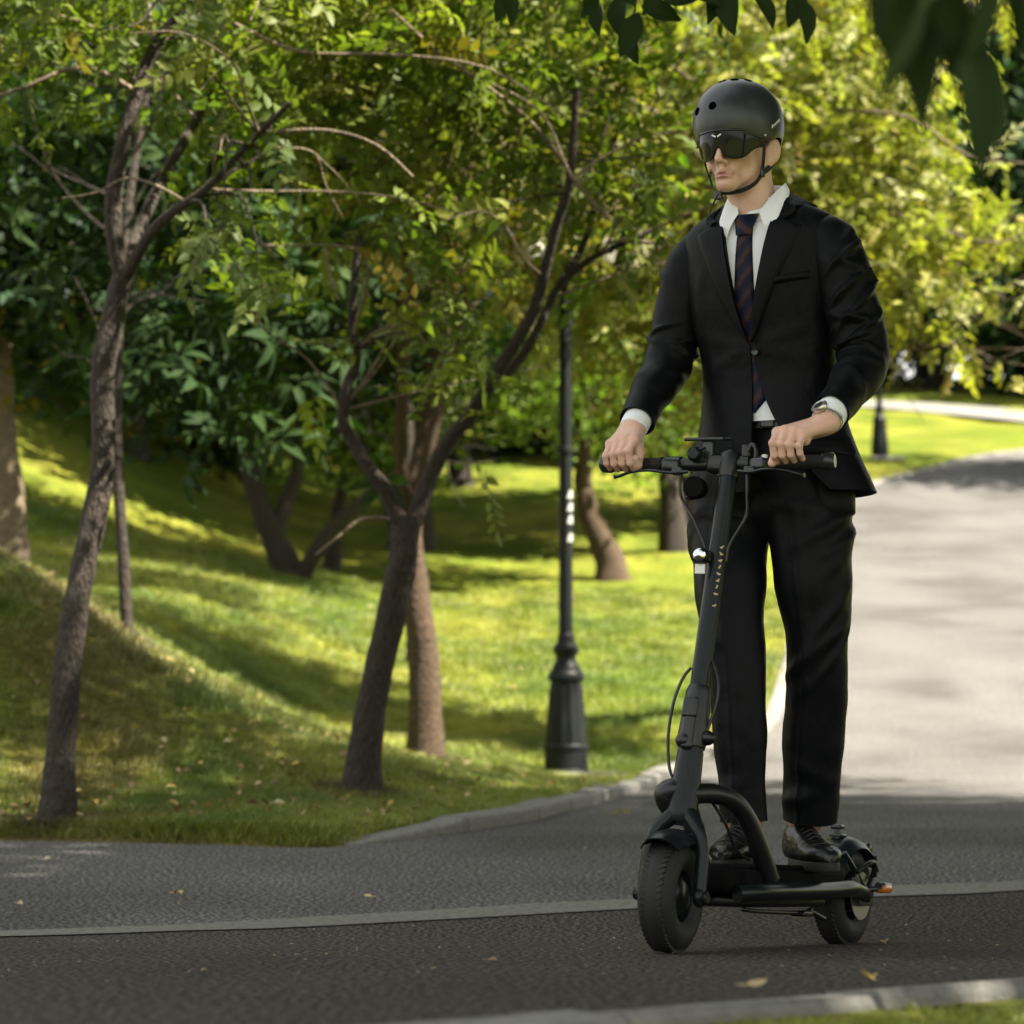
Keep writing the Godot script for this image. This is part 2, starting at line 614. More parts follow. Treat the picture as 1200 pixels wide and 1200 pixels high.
func land() -> void:
	for k in TD.size():
		var lo := maxi(k - 1, 0)
		var hi := mini(k + 1, TD.size() - 1)
		slope_at.append((TE[hi] - TE[lo]) / (TD[hi] - TD[lo]))
	lump.frequency = 0.35
	patchy.frequency = 0.33
	patchy.fractal_octaves = 4
	rough.frequency = 2.0
	edge_line = spline(EDGE, 5)
	verge_line = spline(VERGE, 5)
	strip_line = spline(STRIP, 8)
	road_poly = edge_line.duplicate()
	var back := verge_line.duplicate()
	back.reverse()
	road_poly.append_array(back)
	road_poly.append(Vector2(-30, -12))
	# the ground: one sheet out to the horizon, sunk a little under the road
	var ds := PackedFloat32Array()
	var d := -30.0
	while d < 300:
		ds.append(d)
		d += 0.12 if d > 2.5 and d < 6.0 else 0.16 if d >= 6.0 and d < 22 else 0.5 if d < 66 and d > 0 else 2.0 if d < 80 else 12.0
	var xs := PackedFloat32Array()
	var x := -220.0
	while x < 220:
		xs.append(x)
		var ax := absf(x + 0.5)
		x += 0.14 if ax < 3.5 else 0.5 if ax < 10 else 0.8 if ax < 24 else 14.0
	var mb := MB.new()
	for j in ds.size():
		for i in xs.size():
			var p := Vector2(xs[i], ds[j])
			var a := off_road(p) if p.x > -32 and p.x < 42 and p.y < 64 and p.y > -14 else 5.0
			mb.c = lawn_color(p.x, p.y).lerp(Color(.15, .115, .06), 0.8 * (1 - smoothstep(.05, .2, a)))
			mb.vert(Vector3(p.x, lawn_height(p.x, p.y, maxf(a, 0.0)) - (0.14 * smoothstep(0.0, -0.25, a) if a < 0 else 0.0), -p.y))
	var n := xs.size()
	for j in ds.size() - 1:
		for i in n - 1:
			var q := j * n + i
			mb.quad(q, q + n, q + n + 1, q + 1)
	org = Vector3.ZERO
	structure(put("lawn_ground", mb, M.lawn))
	# the road: between the lawn's edge and the verge
	mb = MB.new()
	strip_on(mb, edge_line, verge_line, 0.0, 220)
	structure(put("road_surface", mb, M.asphalt))
	# the older, darker lane by the camera and the flush concrete strip along it
	mb = MB.new()
	var near := PackedVector2Array([Vector2(-20, -2), Vector2(-12, -1.6), Vector2(-3.4, -0.5), Vector2(-0.7, 2.45), Vector2(-0.04, 3.3), Vector2(0.94, 4.6), Vector2(2.2, 6.25), Vector2(4.1, 9.25)])
	strip_on(mb, strip_line, near, 0.004, 120)
	structure(put("road_lane_dark", mb, M.dark_asphalt))
	mb = MB.new()
	var side := PackedVector2Array()
	var other := PackedVector2Array()
	for k in strip_line.size():
		var w := 0.13 + 0.05 * patchy.get_noise_1d(k * 1.7)
		side.append(strip_line[k] + Vector2(0, w + rough.get_noise_1d(k * 3.3) * 0.03))
		other.append(strip_line[k] - Vector2(0, w + rough.get_noise_1d(k * 5.1 + 90) * 0.04))
	strip_on(mb, side, other, 0.008, 3)
	structure(put("road_joint_strip", mb, M.strip_concrete))
	kerb("kerb_by_the_lawn", edge_line, 5 * 5, 18 * 5, 0.95, 0.14, 0.058, 1.0)
	kerb("kerb_by_the_verge", verge_line, 4, 6 * 5, 0.62, 0.105, 0.014, -1.0)
	# the footpath that crosses the far lawn
	mb = MB.new()
	strip_on(mb, PackedVector2Array([Vector2(3, 67), Vector2(6.5, 63.5), Vector2(9.5, 60), Vector2(13, 54.5), Vector2(20, 51), Vector2(40, 48.5)]), PackedVector2Array([Vector2(3, 63), Vector2(6.0, 60.5), Vector2(8.6, 57.2), Vector2(11.4, 52.5), Vector2(20, 49.4), Vector2(40, 47)]), 0.13, 16)
	structure(put("far_path", mb, M.concrete))

func strip_on(mb: MB, a: PackedVector2Array, b: PackedVector2Array, lift: float, across: int) -> void:
	var n := 160
	var rows := []
	for i in n + 1:
		var p := along(a, float(i) / n)
		var q := along(b, float(i) / n)
		var row := PackedVector3Array()
		for k in across + 1:
			var r := p.lerp(q, float(k) / across)
			row.append(Vector3(r.x, base_height(r.y) + lift, -r.y))
		rows.append(row)
	mb.loft(rows, false)

func along(line: PackedVector2Array, t: float) -> Vector2:
	var f := t * (line.size() - 1)
	var k := mini(int(f), line.size() - 2)
	return line[k].lerp(line[k + 1], f - k)

func kerb(called: String, line: PackedVector2Array, from: int, to: int, stone: float, wide: float, high: float, side: float) -> void:
	var root := Node3D.new()
	root.name = called
	add_child(root, true)
	structure(root)
	org = Vector3.ZERO
	var cut := PackedVector2Array()
	for k in range(from, mini(to, line.size())):
		cut.append(line[k])
	var left := stone
	var start := cut[0]
	var pts := [start]
	for k in range(1, cut.size()):
		var p := cut[k - 1]
		while p.distance_to(cut[k]) > left:
			p = p.move_toward(cut[k], left)
			pts.append(p)
			left = stone * rng.randf_range(0.92, 1.08)
			kerb_stone(root, pts, wide, high, side)
			pts = [p]
		left -= p.distance_to(cut[k])
		pts.append(cut[k])

func kerb_stone(root: Node3D, pts: Array, wide: float, high: float, side: float) -> void:
	if pts.size() < 2:
		return
	var mb := MB.new()
	var rows := []
	var lift := rng.randf_range(-0.003, 0.003)
	var first := side > 0 and root.get_child_count() == 0
	var full := high
	var lean := rng.randf_range(-0.01, 0.01)
	for k in pts.size():
		var p: Vector2 = pts[k]
		var t: Vector2 = (pts[mini(k + 1, pts.size() - 1)] - pts[maxi(k - 1, 0)]).normalized()
		if k == 0:
			p += t * 0.006
		if k == pts.size() - 1:
			p -= t * 0.006
		var nrm := Vector2(-t.y, t.x) * side
		var y := base_height(p.y)
		if first:
			high = full * (.1 + .9 * k / (pts.size() - 1.0))
		var row := PackedVector3Array()
		for e in [[-0.005, -0.12], [-0.005, high - 0.012], [0.008, high], [wide - 0.012, high + 0.004 + lean], [wide, high - 0.012], [wide, -0.12]]:
			var q: Vector2 = p + nrm * (e[0] + lift)
			row.append(Vector3(q.x, y + e[1] + lift + rough.get_noise_2dv(q * 4) * 0.004, -q.y))
		rows.append(row)
	mb.loft(rows, true, 3)
	put("kerb_stone", mb, M.concrete, root)

func turf() -> void:
	var mb := MB.new()
	var r := RandomNumberGenerator.new()
	r.seed = 5
	for k in 16:
		var a := r.randf() * TAU
		var p := Vector3(cos(a), 0, sin(a)) * r.randf() * 0.06
		var lean := Vector3(r.randf_range(-.6, .6), 1, r.randf_range(-.6, .6)).normalized()
		var h := r.randf_range(0.025, 0.06)
		var s := Vector3(r.randf_range(-1, 1), 0, r.randf_range(-1, 1)).normalized() * 0.0022
		var i0 := mb.vert(p - s)
		var i1 := mb.vert(p + s)
		var i2 := mb.vert(p + lean * h * 0.6 + s * 0.7)
		var i3 := mb.vert(p + lean * h * 0.6 - s * 0.7)
		var i4 := mb.vert(p + lean * h + Vector3(lean.x, -0.2, lean.z) * h * 0.4)
		mb.quad(i0, i1, i2, i3)
		mb.tri(i3, i2, i4)
	var tuft := mb.mesh()
	var xfs := []
	var cols := []
	var tries := 0
	while xfs.size() < 34000 and tries < 200000:
		tries += 1
		var d := lerpf(9.9, 30.0, pow(r.randf(), 1.9))
		var x := r.randf_range(-0.23 * d - 0.3, 0.12 * d + 0.5)
		var a := off_road(Vector2(x, d))
		if a < 0.05 + 0.09 * r.randf() or (x > -0.6 and a < 0.17):
			continue
		var big := 1.0 + 1.2 * maxf(0, patchy.get_noise_2d(x * 3, d * 3)) + (0.2 if a < 0.25 else 0.0)
		put_tuft(xfs, cols, r, x, d, big * lerpf(0.8, 1.5, clampf((d - 10) / 15, 0, 1)), a)
	for k in 5200:
		var d := r.randf_range(2.9, 5.2)
		var x := r.randf_range(-0.2, 1.3)
		var a := off_road(Vector2(x, d))
		if a > 0.14 and x > 0.1:
			put_tuft(xfs, cols, r, x, d, r.randf_range(0.35, 0.6), a)
	scatter("grass", tuft, M.grass, xfs, cols, self)

func put_tuft(xfs: Array, cols: Array, r: RandomNumberGenerator, x: float, d: float, s: float, a: float) -> void:
	var b := Basis(Vector3.UP, r.randf() * TAU).scaled(Vector3(s, s * r.randf_range(0.6, 1.1), s))
	xfs.append(Transform3D(b, Vector3(x, lawn_height(x, d, a) - 0.004, -d)))
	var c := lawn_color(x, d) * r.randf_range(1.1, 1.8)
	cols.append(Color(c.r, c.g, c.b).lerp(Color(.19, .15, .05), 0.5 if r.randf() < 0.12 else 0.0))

# ------------------------------------------------------------------ trees
var sprays := {}
var bark_noise := FastNoiseLite.new()

func make_sprays() -> void:
	bark_noise.frequency = 9.0
	bark_noise.fractal_octaves = 3
	var r := RandomNumberGenerator.new()
	for kind in ["twig", "twig_b", "whorl", "tier", "clump", "clump_b", "lance"]:
		r.seed = kind.hash()
		var mb := MB.new()
		match kind:
			"twig", "twig_b":   # small oval leaves either side of a fine twig, 0.32 m long
				mb.c = Color(.5, .4, .35)
				var bend := 0.05 if kind == "twig" else -0.04
				mb.tube(PackedVector3Array([Vector3.ZERO, Vector3(0.01, bend * .4, -0.15), Vector3(0, -0.02, -0.3)]), PackedFloat32Array([.0035, .0025, .001]), 4, 0)
				for k in 11:
					var z := -0.04 - 0.026 * k
					var s := 1.0 if k % 2 == 0 else -1.0
					if k == 10:
						s = 0.1
					mb.c = Color.WHITE * r.randf_range(0.72, 1.25)
					mb.leaf(Vector3(0, 0, z), Vector3(s * 0.8, r.randf_range(-.45, .25), -0.6).normalized(), Vector3(r.randf_range(-.5, .5), 1, r.randf_range(-.5, .5)), r.randf_range(.065, .1), r.randf_range(.034, .05), r.randf_range(-.1, .4))
			"whorl":   # big drooping leaves in a ring
				for k in 8:
					var a := TAU * k / 8 + r.randf_range(-.25, .25)
					mb.c = Color.WHITE * r.randf_range(0.6, 1.3)
					mb.leaf(Vector3(cos(a), 0, sin(a)) * 0.03, Vector3(cos(a), r.randf_range(-.7, .15), sin(a)).normalized(), Vector3(0, 1, 0), r.randf_range(.2, .29), r.randf_range(.065, .09), .3)
			"tier":   # flat layered sprays of lens-shaped leaves
				for k in 14:
					var a := TAU * r.randf()
					var q := Vector3(cos(a) * r.randf() * .26, r.randf_range(-.03, .03), sin(a) * r.randf() * .26)
					mb.c = Color.WHITE * r.randf_range(0.65, 1.3)
					mb.leaf(q, Vector3(cos(a), r.randf_range(-.4, .05), sin(a)).normalized(), Vector3(r.randf_range(-.25, .25), 1, r.randf_range(-.25, .25)), r.randf_range(.10, .15), r.randf_range(.042, .06), .2)
			"lance":   # long hanging pointed leaves
				for k in 9:
					var a := TAU * r.randf()
					mb.c = Color.WHITE * r.randf_range(0.7, 1.25)
					mb.leaf(Vector3(cos(a) * .05, r.randf_range(-.1, .1), sin(a) * .05), Vector3(cos(a) * .7, -1, sin(a) * .7).normalized(), Vector3(cos(a), .5, sin(a)), r.randf_range(.12, .18), r.randf_range(.04, .055), .2)
			_:   # loose clump for far crowns
				for k in 26:
					var q := Vector3(r.randfn(), r.randfn() * .7, r.randfn()) * .24
					mb.c = Color.WHITE * r.randf_range(0.5, 1.5)
					var a := TAU * r.randf()
					mb.leaf(q, Vector3(cos(a), r.randf_range(-.7, .3), sin(a)).normalized(), Vector3(r.randf_range(-.6, .6), 1, r.randf_range(-.6, .6)), r.randf_range(.12, .2), r.randf_range(.07, .1), .2)
		sprays[kind] = mb.mesh()

# one tube along a smoothed line
func branch(mb: MB, pts: Array, r0: float, r1: float, n := 9, rough_amp := 0.16) -> PackedVector3Array:
	var path := spline3(pts, 4)
	var rad := PackedFloat32Array()
	for k in path.size():
		var t := float(k) / (path.size() - 1)
		rad.append(lerpf(r0, r1, pow(t, 0.8)))
	mb.tube(path, rad, n, 3, 1.0, Vector3.ZERO, bark_noise, rough_amp)
	return path

func rooted(pts: Array, flare: float, r0: float, r1: float, mb: MB, n := 14) -> PackedVector3Array:   # a trunk that starts in the ground with a flared foot
	var p: Array = pts.duplicate()
	var b: Vector3 = p[0]
	var g := ground(b.x, b.z)
	p[0] = Vector3(b.x, g.y - 0.08, b.z)
	var path := spline3(p, 5)
	var rad := PackedFloat32Array()
	var len := 0.0
	for k in path.size():
		if k:
			len += path[k].distance_to(path[k - 1])
		var t := float(k) / (path.size() - 1)
		rad.append(lerpf(r0, r1, t) * (1.0 + flare * 1.25 * exp(-len / (r0 * 2.8))))
	mb.tube(path, rad, n, 3, 1.0, Vector3.ZERO, bark_noise, 0.2)
	return path

# twigs that leave a limb, longer ones forking once
func twigs(mb: MB, limb: PackedVector3Array, count: int, len: float, r0: float, r: RandomNumberGenerator, tips: Array, from := 0.35) -> void:
	for k in count:
		var t := lerpf(from, 1.0, r.randf())
		var i := clampi(int(t * (limb.size() - 1)), 0, limb.size() - 2)
		var dir := (limb[i + 1] - limb[i]).normalized()
		dir = (dir * 0.5 + Vector3(r.randfn(), r.randfn() * 0.5 + 0.15, r.randfn()) * 0.8).normalized()
		dir.y = maxf(dir.y, -.1)
		var l := len * r.randf_range(0.5, 1.3)
		var p := limb[i]
		var pts := [p]
		for s in 4:
			p += dir * l / 4
			dir = (dir + Vector3(r.randfn(), r.randfn() - 0.15, r.randfn()) * 0.28).normalized()
			pts.append(p)
		var w := branch(mb, pts, r0, r0 * 0.3, 5, 0.0)
		tips.append(pts[4])
		tips.append(pts[3])
		if r.randf() < 0.6:
			var q: Vector3 = pts[2]
			var d2 := (dir + Vector3(r.randfn(), r.randfn() * .6, r.randfn()) * 0.8).normalized()
			branch(mb, [q, q + d2 * l * .25, q + d2 * l * .45 + Vector3(0, -0.03, 0)], r0 * 0.5, r0 * 0.2, 4, 0.0)
			tips.append(q + d2 * l * .45)

func pale_twigs(t: Node3D, limb: PackedVector3Array, count: int, len: float, r0: float, r: RandomNumberGenerator) -> void:
	for k in count:
		var mb := MB.new()
		twigs(mb, limb, 1, len, r0, r, [], .5)
		put("twig", mb, M.bark_pale, t)

# leaf sprays: blobs are [centre, radii, how many]; leaves gather round cluster centres inside each blob
func crown(parent: Node3D, blobs: Array, kinds: Array, tones: Array, size: float, m: Material, r: RandomNumberGenerator, tips := [], gather := 0.26, flat := false, called := "crown", singles := 0) -> void:
	var sets := {}
	for k in kinds:
		sets[k] = [[], []]
	for bl in blobs:
		var n: int = bl[2]
		var c := Vector3.ZERO
		var tone := Color.WHITE
		for k in n:
			if k % 9 == 0:
				var q := Vector3(r.randfn(), r.randfn(), r.randfn())
				q = q.normalized() * pow(r.randf(), 0.45)
				c = bl[0] + q * bl[1]
				var f := r.randf() * (tones.size() - 1)
				tone = (tones[int(f)] as Color).lerp(tones[mini(int(f) + 1, tones.size() - 1)], f - int(f))
			spray(sets, kinds, c + Vector3(r.randfn(), r.randfn() * (0.35 if flat else 0.8), r.randfn()) * gather * size, tone, size, r, flat)
	for t in tips:
		var tone: Color = tones[r.randi() % tones.size()]
		for k in 2:
			spray(sets, kinds, t + Vector3(r.randfn(), r.randfn(), r.randfn()) * 0.06 * size, tone, size, r, flat)
	var first := true
	for k in kinds:
		var o := scatter(called if first else called + "_%03d" % kinds.find(k), sprays[k], m, sets[k][0].map(func(x): return Transform3D(x.basis, x.origin - parent.position)), sets[k][1], parent)
		if first and singles:   # the leaves nearest the viewer, one by one
			var one := MB.new()
			one.leaf(Vector3.ZERO, Vector3(0, -0.25, -1).normalized(), Vector3(0.1, 1, 0), .1, .05, .2)
			var mesh := one.mesh()
			var mats := []
			for tn in tones:
				var lm: StandardMaterial3D = m.duplicate()
				lm.vertex_color_use_as_albedo = false
				lm.albedo_color = (tn as Color).linear_to_srgb()
				lm.backlight = Color(tn.r, tn.g, tn.b) / maxf(tn.r, tn.g) * 0.5
				mats.append(lm)
			for s in singles:
				var x: Transform3D = sets[k][0][int(float(s) / singles * sets[k][0].size())]
				var b := Basis.from_euler(Vector3(r.randf_range(-.5, .7), r.randf() * TAU, r.randf_range(-.6, .6))).scaled(Vector3.ONE * size * r.randf_range(0.9, 1.35))
				put_mesh("leaf", mesh, mats[r.randi() % mats.size()], o, Transform3D(b, x.origin - parent.position + Vector3(r.randfn() * .1, r.randfn() * .1, absf(r.randfn()) * .12 + .08)))
		first = false

func spray(sets: Dictionary, kinds: Array, p: Vector3, tone: Color, size: float, r: RandomNumberGenerator, flat: bool) -> void:
	var k: String = kinds[r.randi() % kinds.size()]
	var lean := 0.22 if flat else 0.7
	var b := Basis.from_euler(Vector3(r.randfn() * lean, r.randf() * TAU, r.randfn() * lean)).scaled(Vector3.ONE * size * r.randf_range(0.75, 1.25))
	sets[k][0].append(Transform3D(b, p))
	var c := tone * r.randf_range(0.8, 1.2)
	if r.randf() < 0.02:
		c = Color(.19, .15, .03)
	sets[k][1].append(Color(c.r, c.g, c.b))

func V(x: float, y: float, z: float) -> Vector3:
	return Vector3(x, y, z)

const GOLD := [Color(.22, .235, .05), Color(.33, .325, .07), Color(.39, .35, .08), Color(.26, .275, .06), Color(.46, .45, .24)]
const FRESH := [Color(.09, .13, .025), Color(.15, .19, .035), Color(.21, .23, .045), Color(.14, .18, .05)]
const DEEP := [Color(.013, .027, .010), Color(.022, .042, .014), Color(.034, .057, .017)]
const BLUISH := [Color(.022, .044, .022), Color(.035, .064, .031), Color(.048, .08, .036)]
const LIME := [Color(.12, .19, .035), Color(.17, .24, .05), Color(.2, .26, .06)]

func trees() -> void:
	make_sprays()
	var r := RandomNumberGenerator.new()
	r.seed = 11
	var mb := MB.new()
	var tips := []
	var limb: PackedVector3Array

	# the leaning slim tree at the lawn's edge on the left
	var t := thing("park_tree", "slim leaning tree with a sinuous brown trunk at the lawn's edge beside the road", "tree", ground(-1.867, -10.6))
	rooted([V(-1.867, .161, -10.6), V(-1.858, .433, -10.6), V(-1.835, .785, -10.6), V(-1.805, 1.105, -10.65), V(-1.747, 1.431, -10.7), V(-1.715, 1.719, -10.7), V(-1.73, 1.972, -10.7), V(-1.70, 2.19, -10.7), V(-1.635, 2.47, -10.7)], 0.8, .058, .048, mb)
	put("trunk", mb, M.bark_dark, t)
	var at1 := V(-1.639, 2.42, -10.7)
	for l in [[[at1, V(-1.681, 2.655, -10.65), V(-1.661, 2.863, -10.6), V(-1.61, 3.082, -10.6), V(-1.562, 3.265, -10.6), V(-1.478, 3.449, -10.6), V(-1.354, 3.596, -10.6), V(-1.266, 3.818, -10.6)], .046], [[at1, V(-1.602, 2.687, -10.9), V(-1.54, 2.936, -11.1), V(-1.418, 3.252, -11.3), V(-1.328, 3.54, -11.5), V(-1.195, 3.836, -11.7), V(-1.096, 4.183, -11.9)], .034], [[at1, V(-1.518, 2.553, -10.5), V(-1.406, 2.64, -10.4), V(-1.254, 2.718, -10.3), V(-1.071, 2.879, -10.2), V(-.891, 3.03, -10.1)], .03]]:
		mb = MB.new()
		limb = branch(mb, l[0], l[1], l[1] * .35)
		twigs(mb, limb, 7, .75, .009, r, tips, .5)
		put("limb", mb, M.bark_dark, t)
		pale_twigs(t, limb, 5, 1.1, 0.008, r)
	mb = MB.new()
	branch(mb, [V(-1.58, 3.2, -10.6), V(-1.8, 3.28, -10.5), V(-2.1, 3.14, -10.4), V(-2.4, 3.06, -10.3)], .014, .006, 6, 0)
	put("twig", mb, M.bark_pale, t)
	mb = MB.new()
	branch(mb, [V(-1.2, 3.55, -10.8), V(-.9, 3.4, -10.7), V(-.5, 3.36, -10.6), V(-.1, 3.3, -10.6), V(.25, 3.05, -10.5)], .011, .004, 6, 0)
	put("twig", mb, M.bark_pale, t)
	mb = MB.new()
	branch(mb, [V(-1.0, 2.93, -10.2), V(-.75, 2.94, -10.2), V(-.55, 2.88, -10.2), V(-.4, 2.75, -10.2)], .010, .004, 6, 0)
	put("twig", mb, M.bark_pale, t)
	crown(t, [[V(-1.35, 3.75, -10.9), V(.8, .42, .7), 150], [V(-2.05, 3.6, -10.8), V(.5, .45, .5), 90], [V(-.5, 3.65, -11.2), V(.7, .35, .6), 110]], ["twig", "twig_b"], FRESH, 0.85, M.leaf, r, tips)

	# the forked tree in the middle, and the second trunk that stands behind it
	tips = []
	mb = MB.new()
	t = thing("park_tree", "forked tree whose slanting trunk spreads into a fan of dark limbs, mid lawn", "tree", ground(-.716, -12.0))
	rooted([V(-0.716, 0.226, -12.000), V(-0.678, 0.504, -12.000), V(-0.619, 0.822, -12.000), V(-0.560, 1.102, -12.000), V(-0.509, 1.343, -12.000), V(-0.490, 1.524, -12.000)], 0.8, .066, .068, mb)
	put("trunk", mb, M.bark_dark, t)
	for l in [[[V(-0.494, 1.435, -12.000), V(-0.581, 1.621, -11.956), V(-0.671, 1.745, -11.912), V(-0.751, 1.877, -11.912), V(-0.789, 1.973, -11.868), V(-0.763, 2.127, -11.824), V(-0.724, 2.247, -11.824), V(-0.743, 2.433, -11.735), V(-0.706, 2.794, -11.647)], .044], [[V(-0.485, 1.435, -12.000), V(-0.401, 1.665, -12.000), V(-0.322, 1.847, -12.000), V(-0.180, 2.018, -11.912), V(-0.040, 2.227, -11.824), V(0.099, 2.454, -11.735), V(0.157, 2.657, -11.647), V(0.215, 2.859, -11.559), V(0.264, 3.015, -11.471), V(0.291, 3.412, -11.382)], .044], [[V(-0.322, 1.824, -12.000), V(-0.162, 2.081, -12.088), V(0.041, 2.299, -12.176), V(0.165, 2.542, -12.265), V(0.228, 2.667, -12.265), V(0.372, 2.792, -12.265), V(0.518, 2.864, -12.265), V(0.750, 2.971, -12.265)], .031], [[V(0.228, 2.667, -12.265), V(0.300, 2.788, -12.353), V(0.379, 2.975, -12.441), V(0.424, 3.164, -12.529), V(0.529, 3.500, -12.529)], .025]]:
		mb = MB.new()
		limb = branch(mb, l[0], l[1], l[1] * .4, 10)
		twigs(mb, limb, 3, .6, .008, r, tips, .75)
		put("limb", mb, M.bark_dark, t)
		pale_twigs(t, limb, 5, 1.2, 0.008, r)
	mb = MB.new()
	branch(mb, [V(-0.529, 1.506, -12.000), V(-0.697, 1.504, -11.912), V(-0.804, 1.403, -11.735), V(-0.895, 1.318, -11.647)], .012, .006, 6, 0)
	put("twig", mb, M.bark_pale, t)
	mb = MB.new()
	branch(mb, [V(-0.732, 2.353, -11.735), V(-0.662, 2.662, -11.471), V(-0.971, 2.697, -11.382), V(-1.191, 2.671, -11.294)], .010, .004, 6, 0)
	put("twig", mb, M.bark_pale, t)
	mb = MB.new()
	branch(mb, [V(-0.838, 2.688, -11.382), V(-0.821, 2.574, -11.382), V(-0.776, 2.441, -11.338)], .008, .005, 6, 0)
	put("twig", mb, M.bark_pale, t)
	mb = MB.new()
	branch(mb, [V(0.265, 3.059, -11.471), V(0.044, 3.279, -11.294), V(-0.309, 3.500, -11.118), V(-0.529, 3.676, -11.029)], .013, .006, 6, 0)
	put("twig", mb, M.bark_pale, t)
	mb = MB.new()
	branch(mb, [V(0.441, 2.794, -11.294), V(0.265, 2.971, -11.206), V(0.132, 3.235, -11.118), V(-0.088, 3.368, -11.118)], .011, .005, 6, 0)
	put("twig", mb, M.bark_pale, t)
	crown(t, [[V(-.8, 4.5, -12.7), V(1.2, .45, 1.0), 280], [V(.2, 4.75, -12.2), V(1.0, .4, 1.0), 220], [V(-0.318, 3.544, -12.000), V(.85, .6, .8), 240], [V(-0.882, 3.544, -11.912), V(.8, .5, .8), 150], [V(0.397, 3.456, -12.088), V(.6, .45, .7), 70], [V(-0.397, 2.794, -12.265), V(.5, .45, .4), 45], [V(-0.397, 2.221, -11.824), V(.25, .2, .2), 12], [V(0.088, 4.118, -12.000), V(1.2, .4, .8), 60]], ["twig", "twig_b"], FRESH, .95, M.leaf, r, tips, .26, false, "crown", 220)

	tips = []
	mb = MB.new()
	t = thing("park_tree", "tree with a short curved trunk and tall straight brown stems, directly behind the forked tree", "tree", ground(-.585, -17.6))
	rooted([V(-.585, .564, -17.6), V(-.603, .973, -17.6), V(-.646, 1.324, -17.6), V(-.694, 1.677, -17.6), V(-.718, 2.0, -17.6)], .4, .105, .095, mb)
	put("trunk", mb, M.bark_brown, t)
	for l in [[[V(-.718, 1.9, -17.6), V(-.763, 2.376, -17.5), V(-.748, 2.894, -17.4), V(-.734, 3.409, -17.3), V(-.685, 3.862, -17.2), V(-.608, 4.371, -17.1), V(-.549, 4.993, -17)], .058], [[V(-.706, 1.9, -17.6), V(-.641, 2.397, -17.7), V(-.568, 2.889, -17.8), V(-.515, 3.372, -17.8), V(-.471, 3.877, -17.9), V(-.335, 4.327, -18), V(-.184, 4.846, -18.1)], .075], [[V(-.7, 1.9, -17.6), V(-.58, 2.4, -17.4), V(-.46, 2.85, -17.3), V(-.33, 3.35, -17.2), V(-.2, 4.05, -17.1), V(-.05, 4.7, -17)], .05]]:
		mb = MB.new()
		limb = branch(mb, l[0], l[1], l[1] * .5, 10)
		twigs(mb, limb, 10, 1.0, .012, r, tips, .5)
		put("limb", mb, M.bark_brown, t)
		pale_twigs(t, limb, 5, 1.2, 0.008, r)
	crown(t, [[V(-.3, 4.7, -17.3), V(.9, .7, .8), 130], [V(.2, 4.2, -17.2), V(.6, .6, .6), 60], [V(-1.0, 4.6, -17.5), V(.8, .8, .8), 90]], ["twig", "twig_b"], [Color(.12, .10, .015), Color(.17, .15, .018), Color(.08, .10, .018)], 1.1, M.leaf, r, tips)
	tips = []

	# the golden tree that spreads behind the rider
	mb = MB.new()
	t = thing("park_tree", "spreading tree full of sunlit yellow-green leaves, directly behind the rider", "tree", ground(1.97, -22.2))
	rooted([V(1.97, .6, -22.2), V(1.93, 1.2, -21.9), V(1.87, 1.75, -21.4), V(1.86, 2.28, -20.9), V(1.87, 2.9, -20.5)], .4, .12, .10, mb)
	put("trunk", mb, M.bark_dark, t)
	for l in [[[V(1.87, 2.78, -20.5), V(1.698, 3.348, -20.2), V(1.401, 3.897, -19.8), V(1.049, 4.425, -19.4), V(.644, 4.866, -19), V(.252, 5.095, -18.6), V(-.124, 5.242, -18.3)], .06], [[V(1.87, 2.78, -20.5), V(2.058, 3.445, -20.4), V(2.384, 4.104, -20.2), V(2.772, 4.615, -20), V(3.087, 5.186, -19.8), V(3.265, 5.816, -19.6)], .065], [[V(1.87, 2.78, -20.5), V(1.856, 3.474, -20.6), V(1.754, 4.282, -20.8), V(1.698, 5.159, -20.9), V(1.641, 6.051, -21), V(1.574, 6.78, -21)], .065], [[V(2.3, 3.9, -20.2), V(2.669, 3.897, -19.8), V(3.008, 3.862, -19.4), V(3.333, 3.954, -19)], .026], [[V(2.1, 3.5, -20.3), V(2.625, 3.591, -20), V(3.033, 3.463, -19.6), V(3.312, 3.45, -19.3)], .024]]:
		mb = MB.new()
		limb = branch(mb, l[0], l[1], l[1] * .35, 9)
		twigs(mb, limb, 14, 1.1, .012, r, tips, .35)
		put("limb", mb, M.bark_brown, t)
		pale_twigs(t, limb, 5, 1.2, 0.008, r)
	for q in [[V(1.7, 4.9, -19.2), V(1.35, 5.3, -18.6), V(1.0, 5.42, -18.2), V(.6, 5.7, -18)], [V(.9, 4.5, -18.9), V(.75, 4.2, -18.3), V(.5, 4.4, -18), V(.2, 4.75, -17.9)], [V(1.5, 4.6, -18.9), V(1.2, 4.9, -18.2), V(.9, 5.0, -18), V(.5, 5.3, -17.9)], [V(2.9, 4.4, -19), V(3.1, 4.2, -18.5), V(3.5, 4.05, -18.3), V(3.9, 4.2, -18.2)], [V(2.4, 5.2, -19), V(2.9, 5.0, -18.4), V(3.3, 4.7, -18.3), V(3.8, 4.6, -18.2)]]:
		mb = MB.new()
		branch(mb, q, .016, .006, 6, 0)
		put("twig", mb, M.bark_pale, t)
